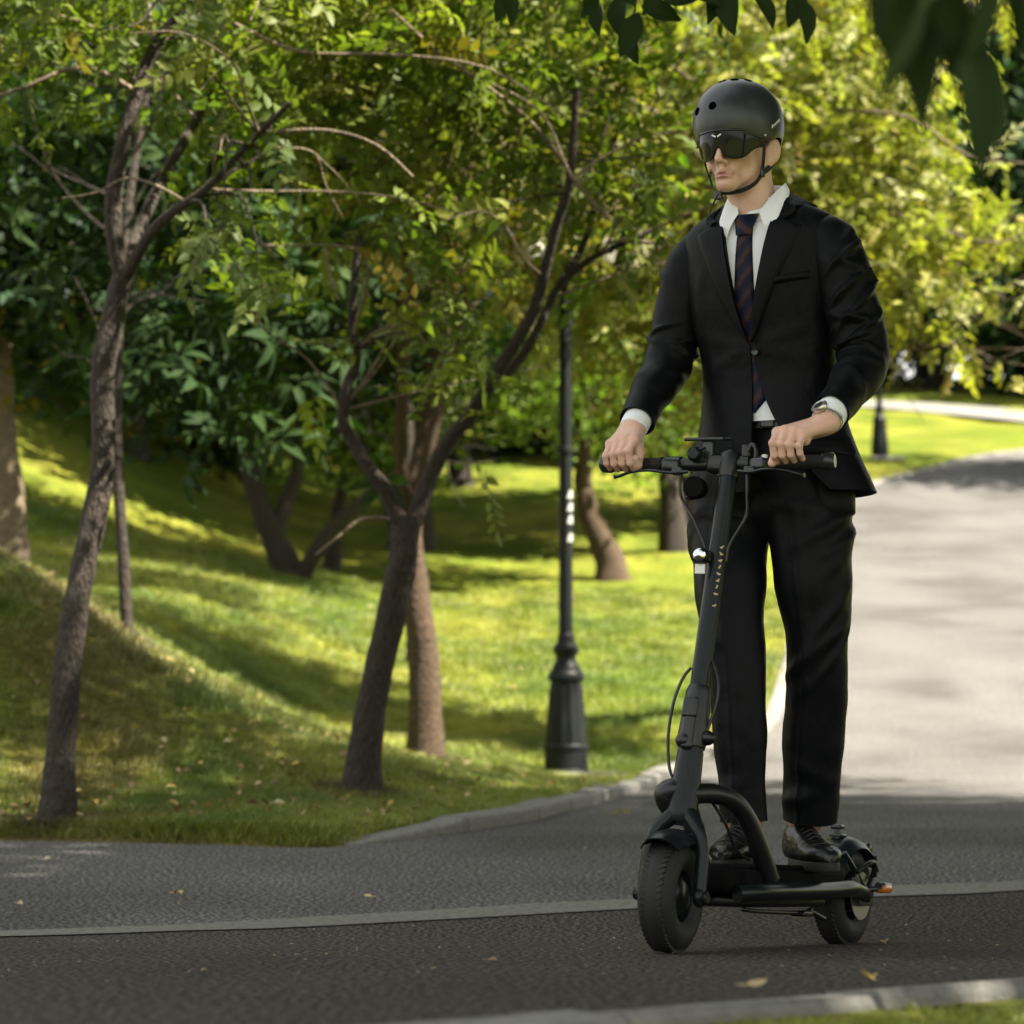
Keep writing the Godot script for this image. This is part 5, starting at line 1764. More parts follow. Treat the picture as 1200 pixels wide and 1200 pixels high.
func helmet(t: Node3D, head: Transform3D) -> void:
	var hb := head.basis
	var rim := func(a: float) -> float:   # how low the shell reaches at each bearing, 0 in front
		var c := absf(wrapf(a, -PI, PI))
		return -.010 - .010 * smoothstep(.4, 1.2, c) + .012 * smoothstep(1.25, 1.65, c) - .055 * smoothstep(1.8, 2.5, c)
	var pt := func(a: float, s: float, off: float) -> Vector3:   # s: 0 at the crown, 1 at the rim
		var base: float = (rim.call(a) - .028) / .112
		var ph := lerpf(PI / 2, asin(clampf(base, -.95, .95)), s)
		var w := pow(cos(ph), .86)
		return V(sin(a) * (.108 + off) * w, .028 + sin(ph) * (.112 + off), cos(a) * (.130 + off) * w - .010)
	var mb := MB.new()
	var rows := []
	for k in 25:
		var s := k / 24.0
		var row := PackedVector3Array()
		for j in 60:
			row.append(head * pt.call(TAU * j / 60, maxf(s, .003), 0.0))
		rows.append(row)
	for e in [[1.012, -.001], [1.016, -.005], [1.008, -.009], [.9, -.010], [.6, -.010]]:
		var row := PackedVector3Array()
		for j in 60:
			row.append(head * pt.call(TAU * j / 60, e[0], e[1]))
		rows.append(row)
	mb.loft(rows, true, 1)
	var shell := put("helmet", mb, M.helmet_shell, t)
	var vents := [[-.52, .60], [-.06, .60], [.98, .74], [-1.05, .62], [.2, .17], [.95, .22], [-.45, .2], [-.9, .28], [1.9, .45], [-1.7, .45], [2.6, .4], [-2.6, .4]]
	vents = [[-.66, .68], [-.12, .67], [-.35, .21], [.35, .2], [1.05, .2], [-1.1, .22], [-1.2, .62], [2.1, .5], [2.7, .5], [-2.1, .5], [-2.7, .5]]
	for q in vents:
		var c: Vector3 = pt.call(q[0], q[1], 0.0)
		var u: Vector3 = (pt.call(q[0] + .05, q[1], 0.0) - c).normalized()
		var w: Vector3 = (pt.call(q[0], q[1] + .05, 0.0) - c).normalized()
		var nn := w.cross(u).normalized()
		if nn.dot(c - V(0, .028, 0)) < 0:
			nn = -nn
		mb = MB.new()
		mb.lathe(PackedVector2Array([V2(.0102, -.002), V2(.0104, .0008), V2(.0098, .0011), V2(.0094, .0004), V2(.0, .0002)]), head * c, hb * Basis(u, nn, u.cross(nn)), 18)
		put("vent", mb, M.hole, shell)
	# white maker's mark: too small to read, a row of short strokes; and the strap rivet
	mb = MB.new()
	for k in 6:
		var a := 1.30 + .05 * k
		var c: Vector3 = pt.call(a, .86 - .01 * k, .0008)
		var u: Vector3 = (pt.call(a + .03, .86 - .01 * k, .0008) - c).normalized()
		var nn := (c - V(0, .028, -.01)).normalized()
		mb.box(head * c, V([.0045, .003, .0045, .0035, .0045, .0045][k], [.0085, .006, .0055, .006, .0055, .006][k], .001), hb * Basis(u, nn.cross(u), nn))
	put("lettering", mb, M.white_print, shell).set_meta("kind", "stuff")
	mb = MB.new()
	mb.ball(head * pt.call(1.12, .965, .001), V(.0035, .0035, .0025), hb)
	put("rivet", mb, M.steel, shell)
	# goggles: one wide curved lens, its top under the rim, notched over the nose
	mb = MB.new()
	rows = []
	for i in 2:
		for k in 9:
			var v := k / 8.0 if i == 0 else 1 - k / 8.0
			var row := PackedVector3Array()
			for j in 41:
				var a := lerpf(-1.18, 1.18, j / 40.0)
				var low := -.068 + .026 * exp(-pow(a / .125, 2)) + .026 * smoothstep(.62, 1.18, absf(a)) - .004 * exp(-pow((absf(a) - .45) / .25, 2))
				var top := -.003 - .012 * smoothstep(.8, 1.18, absf(a))
				var y := lerpf(top, low, v)
				var r := 1.0 - .045 * i * 0.6 - .10 * v * v * (1 - exp(-pow(a / .25, 2))) * .55
				row.append(head * V(sin(a) * .088 * r, y, cos(a) * .096 * r + .022 + .004 * cos(a * 3) - .004 * v))
			rows.append(row)
	mb.loft(rows, false)
	var gog := put("goggles", mb, M.lens, t)
	mb = MB.new()
	mb.tube(PackedVector3Array(range(41).map(func(j): return head * V(sin(lerpf(-1.18, 1.18, j / 40.0)) * .0885, -.003 - .012 * smoothstep(.8, 1.18, absf(lerpf(-1.18, 1.18, j / 40.0))), cos(lerpf(-1.18, 1.18, j / 40.0)) * .0965 + .022 + .004 * cos(lerpf(-1.18, 1.18, j / 40.0) * 3)))), PackedFloat32Array(range(41).map(func(_j): return .003)), 6)
	put("frame", mb, M.gloss_black, gog)
	mb = MB.new()
	for q in [[-.007, .004], [.007, .004]]:
		mb.box(head * V(q[0], -.016, .1245), V(.011, .0035, .001), hb * Basis(Vector3.BACK, signf(q[0]) * .5))
	put("logo", mb, M.white_print, gog).set_meta("kind", "stuff")
	for s in [-1, 1]:
		mb = MB.new()
		mb.tube(spline3([head * V(.0815 * s, -.026, .058), head * V(.083 * s, -.020, .03), head * V(.081 * s, -.018, -.005)], 4), PackedFloat32Array(range(9).map(func(_j): return .0045)), 8, 3, .5)
		put("arm", mb, M.gloss_black, gog)
	# straps
	var webs := []
	for s in [-1, 1]:
		webs.append([V(.084 * s, .012, .030), V(.083 * s, -.02, .028), V(.077 * s, -.065, .022), V(.069 * s, -.098, .014)])
		webs.append([V(.080 * s, -.01, -.072), V(.083 * s, -.045, -.050), V(.080 * s, -.078, -.014), V(.069 * s, -.098, .014)])
		webs.append([V(.069 * s, -.098, .014), V(.056 * s, -.122, .026), V(.032 * s, -.139, .044), V(.0, -.1445, .054)])
	webs.append([V(-.030, -.141, .048), V(-.042, -.158, .050), V(-.052, -.183, .055), V(-.050, -.196, .058)])
	mb = MB.new()
	for w in webs:
		var p := spline3(w.map(func(q): return head * q), 6)
		mb = MB.new()
		mb.tube(p, PackedFloat32Array(range(p.size()).map(func(_k): return .0075)), 8, 3, .22, hb.x * signf(w[0].x) + hb.z * .2 - hb.y * (.5 if w[0].y < -.08 else 0.0))
		put("strap", mb, M.strap, shell)
	mb = MB.new()
	mb.box(head * V(.0705, -.098, .014), V(.007, .020, .018), hb, .003)
	put("strap_buckle", mb, M.gloss_black, shell)
	mb = MB.new()
	mb.box(head * V(-.033, -.146, .047), V(.02, .022, .012), hb, .003)
	put("strap_buckle", mb, M.gloss_black, shell)
	mb = MB.new()   # hair at the temples and nape
	rows = []
	for k in 10:
		var v := k / 9.0
		var row := PackedVector3Array()
		for j in 33:
			var a := lerpf(1.22, TAU - 1.22, j / 32.0)
			var c := absf(wrapf(a, -PI, PI))
			var low := -.024 + .03 * smoothstep(1.3, 1.55, c) - .062 * smoothstep(1.85, 2.4, c)
			var y := lerpf(.02, low - .012, v)
			var w := sqrt(maxf(0.05, 1 - pow((y - .015) / .115, 2)))
			row.append(head * V(sin(a) * .0785 * w, y, cos(a) * .1005 * w - .012))
		rows.append(row)
	mb.loft(rows, false)
	put("hair", mb, M.hair, t)

func collar(shirt: Node3D) -> void:
	var c := V(.634, 0, -6.403)
	var mb := MB.new()
	var rows := []
	var pt := func(a: float, y: float, r: float) -> Vector3: return c + V(0, y, 0) + L * sin(a) * r + FW * cos(a) * r * 1.02
	# the standing band, higher behind, closed under the knot
	for e in [[0.0, .0615], [1.0, .061], [1.05, .064], [.95, .067], [.55, .069], [.05, .072]]:
		var row := PackedVector3Array()
		for j in 41:
			var a := lerpf(-PI, PI, j / 40.0)
			var back := .5 - .5 * cos(a)
			var top := lerpf(1.812, 1.898, pow(back, .8))
			var low := lerpf(1.782, 1.838, back)
			row.append(pt.call(a, lerpf(low, top, e[0]), e[1] * (1.0 if absf(a) > .5 else 1.0)))
		rows.append(row)
	mb.loft(rows, false)
	put("collar", mb, M.shirt, shirt)
	# the two folded points: each runs from the knot round to the side of the neck and ends in a tip on the chest
	for s in [-1.0, 1.0]:
		mb = MB.new()
		rows = []
		var top := [torso(front_angle(s * .027, 1.806), 1.806, .004), pt.call(s * .75, 1.848, .0695), pt.call(s * 1.3, 1.882, .0715), pt.call(s * 2.6, 1.906, .072)]
		var low := [torso(front_angle(s * .056, 1.742), 1.742, -.009), torso(front_angle(s * .082, 1.79), 1.79, -.004) + FW * .004, pt.call(s * 1.35, 1.836, .084), pt.call(s * 2.6, 1.862, .081)]
		for k in 8:
			var v := k / 7.0
			var row := PackedVector3Array()
			for j in 16:
				var u := j / 15.0 * 2.999
				var i := int(u)
				var p := (top[i] as Vector3).cubic_interpolate(top[i + 1], top[maxi(i - 1, 0)], top[mini(i + 2, 3)], u - i)
				var q := (low[i] as Vector3).cubic_interpolate(low[i + 1], low[maxi(i - 1, 0)], low[mini(i + 2, 3)], u - i)
				var m := p.lerp(q, v)
				row.append(m + (m - (c + V(0, m.y, 0))).normalized() * .006 * sin(v * PI) )
			rows.append(row)
		mb.loft(rows, false)
		put("collar_point", mb, M.shirt, shirt)

func tie(t: Node3D) -> void:
	var mb := MB.new()
	var rows := []
	var stripe := func(l: float, y: float) -> Color:
		var s := fposmod((y - l * 1.1) / .052, 1.0)
		return Color(.006, .008, .024) if s < .5 else Color(.05, .022, .016) if s < .82 else Color(.012, .012, .03)
	for part in 2:
		var n := 90 if part == 0 else 14
		var first := mb.v.size()
		for k in n:
			var v := k / (n - 1.0)
			var y := lerpf(1.765, 1.30, v) if part == 0 else lerpf(1.802, 1.748, v)
			var w := (lerpf(.022, .037, pow(minf(v * 1.4, 1), .9)) if v < .93 else lerpf(.037, .002, (v - .93) / .07)) if part == 0 else lerpf(.038, .022, pow(v, .8))
			for j in 11:
				var u := lerpf(-1, 1, j / 10.0)
				var l := u * w - .008
				var bulge := (.006 + .003 * (1 - u * u)) if part == 0 else .011 + .011 * (1 - pow(absf(u), 2.5)) * (.5 + .5 * sin(v * PI))
				if part == 0 and absf(u) > .95:
					bulge = .001
				if part == 0:
					bulge -= .003 * exp(-pow(u / .3, 2)) * exp(-v * 9)
				var p := torso(front_angle(l, y), y, -.017 if y < 1.78 else lerpf(-.017, -.006, (y - 1.78) / .065)) + FW * bulge
				mb.c = stripe.call(l, y) if part == 0 else stripe.call(-l * .6, y * .9 + .01)
				mb.vert(p)
		for k in n - 1:
			for j in 10:
				var q := first + k * 11 + j
				mb.quad(q, q + 1, q + 12, q + 11)
	put("tie", mb, M.tie, t)

func jacket(t: Node3D, sh_r: Vector3, sh_l: Vector3, el_r: Vector3, el_l: Vector3, wr_r: Vector3, wr_l: Vector3) -> void:
	var mb := MB.new()
	var rows := []
	var ys := 64
	for k in ys:
		var y := lerpf(1.10, 1.866, k / (ys - 1.0))
		var e := v_edge(y)
		var a0 := front_angle(e.y, y)
		var a1 := front_angle(e.x, y) + TAU
		var row := PackedVector3Array()
		row.append(torso(a0, y, -.012))
		row.append(torso(a0 - .004, y, -.003))
		for j in 81:
			var a := lerpf(a0, a1, j / 80.0)
			var p := torso(a, y, 0.0)
			# soft drag folds to the button, vents and drape
			var l := (p - torso(0, y)).dot(L)
			var out := (p - V(.645, y, -6.43)).normalized()
			var fold := 0.0
			if cos(a) > -.2:
				for g in [[.10, .35, .004], [-.11, .3, .004], [.13, -.25, .003], [-.12, -.35, .0035]]:
					fold += g[2] * exp(-pow((y - BUTTON - absf(l) * g[1]) / .018, 2)) * smoothstep(.012, .05, absf(l)) * (1 - smoothstep(.1, .19, absf(l))) * (1.0 if signf(l) == signf(g[0]) else 0.0)
				fold += .004 * exp(-pow((absf(l) - .135 - (1.62 - y) * .18) / .016, 2)) * smoothstep(1.42, 1.52, y) * (1 - smoothstep(1.64, 1.7, y))
			fold += bark_noise.get_noise_3dv(p * .22) * .007 + bark_noise.get_noise_3dv(p * .6) * .0025
			fold += .006 * sin(a * 5.0 + 1) * (1 - smoothstep(1.06, 1.22, y))
			row.append(p + out * fold)
		row.append(torso(a1 + .004, y, -.003))
		row.append(torso(a1, y, -.012))
		rows.append(row)
	mb.loft(rows, false)
	var hem := []
	for d in [[0.0, 0.0], [-.004, -.002], [-.012, .004], [-.02, .04]]:
		var row := PackedVector3Array()
		var e := v_edge(1.10)
		for j in 81:
			var a := lerpf(front_angle(e.y, 1.10), front_angle(e.x, 1.10) + TAU, j / 80.0)
			row.append((rows[0][j + 2] as Vector3) + (torso(a, 1.10, d[0]) - torso(a, 1.10)) + V(0, d[1], 0))
		hem.append(row)
	mb.loft(hem, false)
	var jk := put("jacket", mb, M.suit, t)
	# sleeves
	var n := 48
	var fr := [[.14, 3.6, .018, .8, .006, .05], [.22, 1.2, .02, .9, .006, -.05], [.36, 3.9, .016, .9, .008, .06], [.42, 4.4, .014, .8, .007, -.04], [.47, 4.9, .014, .8, .007, .05], [.52, 4.2, .014, .9, .007, .05], [.57, 5.0, .016, .8, .006, -.06], [.46, 0.4, .012, .7, .006, .05], [.51, 1.0, .012, .7, .006, -.06], [.70, 5.2, .03, .8, .004, .05], [.8, 0.2, .03, .8, .004, -.05]]
	mb = cloth(bezier_path([sh_r + L * .06 + V(0, .016, 0), sh_r - V(0, .008, 0) + L * .008, sh_r.lerp(el_r, .45) - L * .002, el_r, el_r.lerp(wr_r, .5) + V(-.006, -.006, 0), el_r.lerp(wr_r, .86)], 90), radii([[0, .036], [.07, .056], [.18, .068], [.38, .066], [.55, .062], [.72, .055], [.9, .046], [1, .044]], 90), n, fr)
	put("sleeve", mb, M.suit, jk)
	var fl := [[.12, 4.9, .02, .8, .006, .05], [.2, 5.6, .016, .9, .010, .05], [.27, 5.2, .014, 1.0, .010, -.06], [.33, 5.9, .013, .9, .010, .05], [.39, 5.5, .013, 1.0, .010, .07], [.45, 6.0, .012, .9, .011, -.05], [.50, 5.6, .012, .9, .010, .06], [.55, 6.1, .012, .9, .008, .04], [.61, 5.7, .016, .8, .006, -.05], [.49, 1.2, .012, .7, .006, .05], [.54, 1.0, .012, .7, .006, -.06], [.72, 5.9, .02, .8, .005, .05], [.82, 5.4, .02, .8, .005, -.04]]
	mb = cloth(bezier_path([sh_l - L * .06 + V(0, .016, 0), sh_l - V(0, .008, 0) - L * .008, sh_l.lerp(el_l, .45) + L * .006, el_l + L * .002, el_l.lerp(wr_l, .5) + V(.004, -.008, 0), el_l.lerp(wr_l, .83)], 90), radii([[0, .036], [.07, .058], [.18, .070], [.38, .067], [.55, .065], [.72, .059], [.9, .05], [1, .048]], 90), n, fl)
	put("sleeve", mb, M.suit, jk)
	# shirt cuffs
	for s in [[wr_r, el_r, .86, .031, .036], [wr_l, el_l, .83, .034, .040]]:
		mb = MB.new()
		var a: Vector3 = (s[1] as Vector3).lerp(s[0], s[2] - .06)
		var b: Vector3 = (s[1] as Vector3).lerp(s[0], s[2] + .11)
		mb.tube(PackedVector3Array([a, a.lerp(b, .5), a.lerp(b, .96), b, a.lerp(b, .97), a.lerp(b, .7)]), PackedFloat32Array([s[4], s[4], s[4] - .001, s[4] - .003, s[4] - .005, s[4] - .006]), 26, 0, 1.0, Vector3.UP, bark_noise, .06)
		put("shirt_cuff", mb, M.shirt, t)
	# lapels, laid on the front with a roll at the edge and a notch
	for s in [-1.0, 1.0]:
		mb = MB.new()
		rows = []
		for k in 44:
			var v := k / 43.0
			var y := lerpf(BUTTON + .012, 1.775, v)
			var e := v_edge(y)
			var inner := e.y if s > 0 else -e.x
			var wide := .083 * pow(v, .75) * (1.0 if v < .955 else lerpf(1.0, .55, (v - .955) / .045))
			var row := PackedVector3Array()
			for j in 9:
				var u := j / 8.0
				var l: float = (inner - .002 + wide * u) * s
				var lift := .002 + .008 * sqrt(maxf(0, 1 - pow(u * 1.02 - .02, 2))) * (.35 + .65 * (1 - v)) + .003
				if j == 8:
					lift = .0
				row.append(torso(front_angle(l, y), y, 0) + FW * lift + V(0, .0, 0))
			rows.append(row)
		mb.loft(rows, false)
		put("lapel", mb, M.suit, jk)
	mb = MB.new()   # the collar of the jacket runs round behind the neck
	rows = []
	for k in 61:
		var a := lerpf(-PI, PI, k / 60.0)
		var back := .5 - .5 * cos(a)
		var row := PackedVector3Array()
		for e in [[0.0, 0.0], [.25, .006], [.6, .010], [1.0, .008], [1.02, .001]]:
			var y: float = lerpf(1.786, 1.868, smoothstep(.0, .26, back)) - e[0] * lerpf(.012, .042, smoothstep(.1, .5, back))
			var p := torso(a, y, 0)
			row.append(p + (p - V(.634, y, -6.41)).normalized() * (e[1] + .004))
		rows.append(row)
	var cut := []
	for k in 61:
		var a := lerpf(-PI, PI, k / 60.0)
		var y := lerpf(1.786, 1.868, smoothstep(.0, .26, .5 - .5 * cos(a)))
		var e := v_edge(minf(y, 1.83))
		if absf(a) > front_angle(e.y, y) + .02:
			cut.append(k)
	var lo := []
	var hi := []
	for k in cut:
		if k < 30:
			lo.append(rows[k])
		else:
			hi.append(rows[k])
	hi.append_array(lo)
	mb.loft(hi, false)
	put("collar", mb, M.suit, jk)
	# button, breast pocket, flap pockets
	mb = MB.new()
	var bb := Basis(L, FW, L.cross(FW))
	mb.lathe(PackedVector2Array([V2(0, .004), V2(.006, .004), V2(.0085, .0055), V2(.0095, .003), V2(.0095, -.001)]), torso(front_angle(.012, BUTTON - .012), BUTTON - .012, .004), bb, 16)
	put("button", mb, M.gloss_black, jk)
	for q in [[.115, 1.64, .09, .020, .06], [.15, 1.235, .13, .045, .0], [-.125, 1.235, .12, .045, .0]]:
		mb = MB.new()
		rows = []
		for k in 6:
			var v := k / 5.0
			var row := PackedVector3Array()
			for j in 9:
				var l: float = q[0] + (j / 8.0 - .5) * q[2]
				var y: float = q[1] - v * q[3] + (j / 8.0 - .5) * q[4] * .2
				row.append(torso(front_angle(l, y), y, 0) + (FW + L * l * 3).normalized() * (.0085 if k in [1, 2, 3, 4] and j in range(1, 8) else .003))
			rows.append(row)
		mb.loft(rows, false)
		put("pocket", mb, M.suit, jk)

func shoe(t: Node3D, ankle: Vector3, dir: Vector3, base_y: float) -> void:
	var side := Vector3.UP.cross(dir).normalized()
	var heel := ankle - dir * .065
	var mb := MB.new()
	var rows := []
	# sections from heel to toe: along, half width, height of the top line, roundness
	for q in [[-.004, .012, .03], [.004, .030, .07], [.03, .039, .096], [.06, .041, .098], [.09, .040, .092], [.12, .038, .074], [.15, .043, .062], [.18, .047, .052], [.21, .047, .045], [.235, .042, .041], [.255, .034, .036], [.27, .022, .03], [.278, .008, .02]]:
		var row := PackedVector3Array()
		for j in 24:
			var a := TAU * j / 24
			var c := cos(a)
			var s := sin(a)
			var w: float = q[1] * signf(c) * pow(absf(c), .7)
			var h: float = (q[2] * .5) * (1 + signf(s) * pow(absf(s), .75))
			w *= 1.0 - .15 * smoothstep(.4, 1.0, h / q[2]) if q[0] < .13 else 1.0 - .12 * smoothstep(.5, 1.0, h / q[2])
			row.append(heel + dir * q[0] + side * w + V(0, base_y + .022 + h, 0))
		rows.append(row)
	mb.loft(rows, true, 3)
	var sh := put("shoe", mb, M.shoe_leather, t)
	mb = MB.new()
	rows = []
	for e in [[.0, .97], [.004, 1.0], [.018, 1.0], [.024, .96]]:
		var row := PackedVector3Array()
		for j in 40:
			var a := TAU * j / 40
			var x := cos(a)
			var al := .137 + .147 * x
			var hw: float = .033 + .017 * smoothstep(.08, .2, al)
			row.append(heel + dir * (.137 + .147 * x * e[1]) + side * sin(a) * hw * e[1] * (1.0 - .1 * smoothstep(.1, .16, al) * 0.0) + V(0, base_y + e[0], 0))
		rows.append(row)
	mb.loft(rows, true, 3)
	put("sole", mb, M.rubber, sh)
	mb = MB.new()
	for k in 5:
		var al := .095 + .018 * k
		var h: float = .088 - .0075 * k + .022
		mb.tube(spline3([heel + dir * (al + .004) + side * .020 + V(0, base_y + h - .006, 0), heel + dir * al + V(0, base_y + h + .004, 0), heel + dir * (al + .004) - side * .020 + V(0, base_y + h - .006, 0)], 4), PackedFloat32Array(range(9).map(func(_k): return .0028)), 6)
	for s in [-1, 1]:
		mb.tube(spline3([heel + dir * .098 + V(0, base_y + .115, 0), heel + dir * .10 + side * .022 * s + V(0, base_y + .126, 0), heel + dir * .115 + side * .034 * s + V(0, base_y + .108, 0), heel + dir * .11 + side * .012 * s + V(0, base_y + .108, 0)], 4), PackedFloat32Array(range(13).map(func(_k): return .002)), 5)
	put("laces", mb, M.strap, sh)
	mb = MB.new()   # cap seam across the toe
	mb.tube(PackedVector3Array(range(11).map(func(k): return heel + dir * (.205 + .012 * cos(PI * (k / 10.0 - .5))) + side * .044 * sin(PI * (k / 10.0 - .5)) + V(0, base_y + .022 + .046 * (.55 + .45 * cos(PI * (k / 10.0 - .5))), 0))), PackedFloat32Array(range(11).map(func(_k): return .0018)), 5)
	put("toe_cap_seam", mb, M.shoe_leather, sh)

func watch(t: Node3D, wrist: Vector3, elbow: Vector3) -> void:
	var ax := (elbow - wrist).normalized()
	var c := wrist + ax * .018
	var u := (Vector3.UP - ax * Vector3.UP.dot(ax)).normalized()
	var w := ax.cross(u)
	var mb := MB.new()
	for k in 22:
		var a := TAU * k / 22
		var d := u * cos(a) * .9 + w * sin(a)
		var tn := (w * cos(a) - u * sin(a) * .9).normalized()
		var nn := tn.cross(ax).normalized()
		for e in [-1, 0, 1]:
			mb.box(c + d * (.0355 if e else .037) + ax * .0075 * e, V(.0085, .0045, .0066), Basis(tn, nn, tn.cross(nn)), .001)
	var b := put("wristwatch", mb, M.steel, t)
	mb = MB.new()
	var out := (u * .9 + w * -.25).normalized()
	out = (out - ax * out.dot(ax)).normalized()
	mb.lathe(PackedVector2Array([V2(0, -.002), V2(.0195, -.002), V2(.021, .002), V2(.021, .007), V2(.019, .0105), V2(.018, .0095), V2(0, .0095)]), c + out * .0345, Basis(ax, out, ax.cross(out)), 26)
	put("case", mb, M.steel, b)
	mb = MB.new()
	mb.lathe(PackedVector2Array([V2(.0178, .009), V2(.0, .0104)]), c + out * .0345, Basis(ax, out, ax.cross(out)), 26)
	put("dial", mb, M.gloss_black, b)

func _ready() -> void:
	# camera: low, a short telephoto, focused on the rider
	var cam := Camera3D.new()
	cam.name = "camera"
	cam.position = Vector3(0, 0.5, 0)
	cam.rotation_degrees = Vector3(4.972, 0, 0)
	cam.fov = 22.62
	cam.near = 0.1
	cam.far = 600
	var lens := CameraAttributesPhysical.new()
	lens.frustum_focal_length = 60.0
	lens.exposure_aperture = 2.9
	lens.frustum_focus_distance = 6.2
	lens.frustum_near = 0.1
	lens.frustum_far = 600
	cam.attributes = lens
	cam.projection = Camera3D.PROJECTION_PERSPECTIVE
	cam.fov = 22.62
	add_child(cam)
	# sky, sun, exposure
	var sky := ProceduralSkyMaterial.new()
	sky.sky_top_color = Color(.71, .725, .73)
	sky.sky_horizon_color = Color(.93, .92, .89)
	sky.sky_curve = 0.2
	sky.ground_bottom_color = Color(.2, .2, .17)
	sky.ground_horizon_color = Color(.5, .5, .46)
	sky.sun_angle_max = 0.0
	var we := WorldEnvironment.new()
	we.name = "environment"
	var env := Environment.new()
	env.background_mode = Environment.BG_SKY
	env.sky = Sky.new()
	sky.sky_energy_multiplier = 0.74
	env.sky.sky_material = sky
	env.tonemap_mode = Environment.TONE_MAPPER_LINEAR
	env.tonemap_exposure = 4.9
	env.sdfgi_enabled = true
	env.ssao_enabled = true
	env.ssil_enabled = true
	we.environment = env
	add_child(we)
	var sun := DirectionalLight3D.new()
	sun.name = "sun"
	sun.light_energy = 1.6
	sun.light_color = Color(1.0, .962, .9)
	sun.light_angular_distance = 0.9
	sun.shadow_enabled = true
	sun.look_at_from_position(Vector3(.62, .85, .22), Vector3.ZERO)
	add_child(sun)
	rng.seed = 3
	materials()
	land()
	trees()
	overhanging()
	lamps()
	scooter()
	man()
	fallen()
	litter()
	turf()

func lamps() -> void:
	var t := thing("street_lamp", "black cast-iron lamp post with paper strips on its pole, nearest the road", "street lamp", Vector3(.385, .25, -18.3), "park lamps along the road")
	var b := Basis()
	var at := Vector3(.385, .25, -18.3)
	at.y = ground(at.x, at.z).y - 0.02
	t.position = at
	org = at
	var mb := MB.new()
	mb.box(at + V(.09, .02, .03), V(.62, .06, .42), Basis(Vector3.UP, .2), .012)
	put("slab", mb, M.concrete, t)
	mb = MB.new()
	mb.lathe(PackedVector2Array([V2(0, .04), V2(.165, .04), V2(.165, .06), V2(.155, .07), V2(.155, .2), V2(.163, .205), V2(.165, .235), V2(.15, .25)]), at, b, 28)
	mb.lathe(PackedVector2Array([V2(.15, .25), V2(.152, .27), V2(.125, .62), V2(.112, .7)]), at, b, 48, 12, .09)
	mb.lathe(PackedVector2Array([V2(.1, .69), V2(.128, .7), V2(.132, .73), V2(.118, .76), V2(.1, .775), V2(.098, .8), V2(.075, .83), V2(.07, .87), V2(.09, .90), V2(.094, .925), V2(.085, .95), V2(.062, .97), V2(.06, 1.02), V2(.05, 1.04)]), at, b, 28)
	put("base", mb, M.cast_iron, t)
	mb = MB.new()
	mb.lathe(PackedVector2Array([V2(.051, 1.03), V2(.043, 3.3), V2(.034, 4.3), V2(.03, 4.42), V2(.0, 4.44)]), at, b, 18)
	for y in [2.35, 3.28]:
		mb.lathe(PackedVector2Array([V2(.044, y - .03), V2(.056, y - .02), V2(.056, y + .02), V2(.044, y + .03)]), at, b, 18)
	put("pole", mb, M.cast_iron, t)
	mb = MB.new()
	mb.tube(spline3([at + V(-.26, 4.02, 0), at + V(-.24, 4.12, 0), at + V(-.1, 4.12, 0), at + V(0, 4.0, 0), at + V(.1, 4.12, 0), at + V(.24, 4.12, 0), at + V(.26, 4.02, 0)], 5), PackedFloat32Array(range(31).map(func(_k): return .014)), 8)
	put("arm", mb, M.cast_iron, t)
	for s in [-1, 1]:
		mb = MB.new()
		mb.lathe(PackedVector2Array([V2(.02, 3.70), V2(.085, 3.72), V2(.115, 3.82), V2(.125, 3.95)]), at + V(.26 * s, 0, 0), b, 20)
		var lan := put("lantern", mb, M.milk_glass, t)
		mb = MB.new()
		mb.lathe(PackedVector2Array([V2(.145, 3.94), V2(.145, 3.96), V2(.10, 4.0), V2(.03, 4.03), V2(.0, 4.06)]), at + V(.26 * s, 0, 0), b, 20)
		put("lantern_cap", mb, M.cast_iron, lan)
		mb = MB.new()
		mb.lathe(PackedVector2Array([V2(.0, 3.66), V2(.03, 3.68), V2(.03, 3.715), V2(.0, 3.72)]), at + V(.26 * s, 0, 0), b, 12)
		put("finial", mb, M.cast_iron, lan)
	for y in [1.72, 1.85, 1.94, 2.03]:
		mb = MB.new()
		mb.tube(PackedVector3Array([at + V(0, y - .03, 0), at + V(0, y + .03, 0)]), PackedFloat32Array([.0535, .0535]), 18, 0)
		var keep := PackedInt32Array()
		for k in range(0, mb.ix.size(), 3):
			var c := (mb.v[mb.ix[k]] + mb.v[mb.ix[k + 1]] + mb.v[mb.ix[k + 2]]) / 3 - at
			if Vector2(c.x, c.z).normalized().dot(Vector2(.75, .66)) > .9:
				keep.append_array(mb.ix.slice(k, k + 3))
		mb.ix = keep
		put("paper_strip", mb, M.paper, t)
	var far: Node3D = t.duplicate()
	far.name = numbered("street_lamp")
	add_child(far)
	tag(far, "distant black lamp post on the grass by the road's upper bend", "street lamp", "park lamps along the road")
	far.position = ground(6.62, -45.8)
	for c in far.get_children():
		if str(c.name).begins_with("paper_strip"):
			far.remove_child(c)
			c.free()

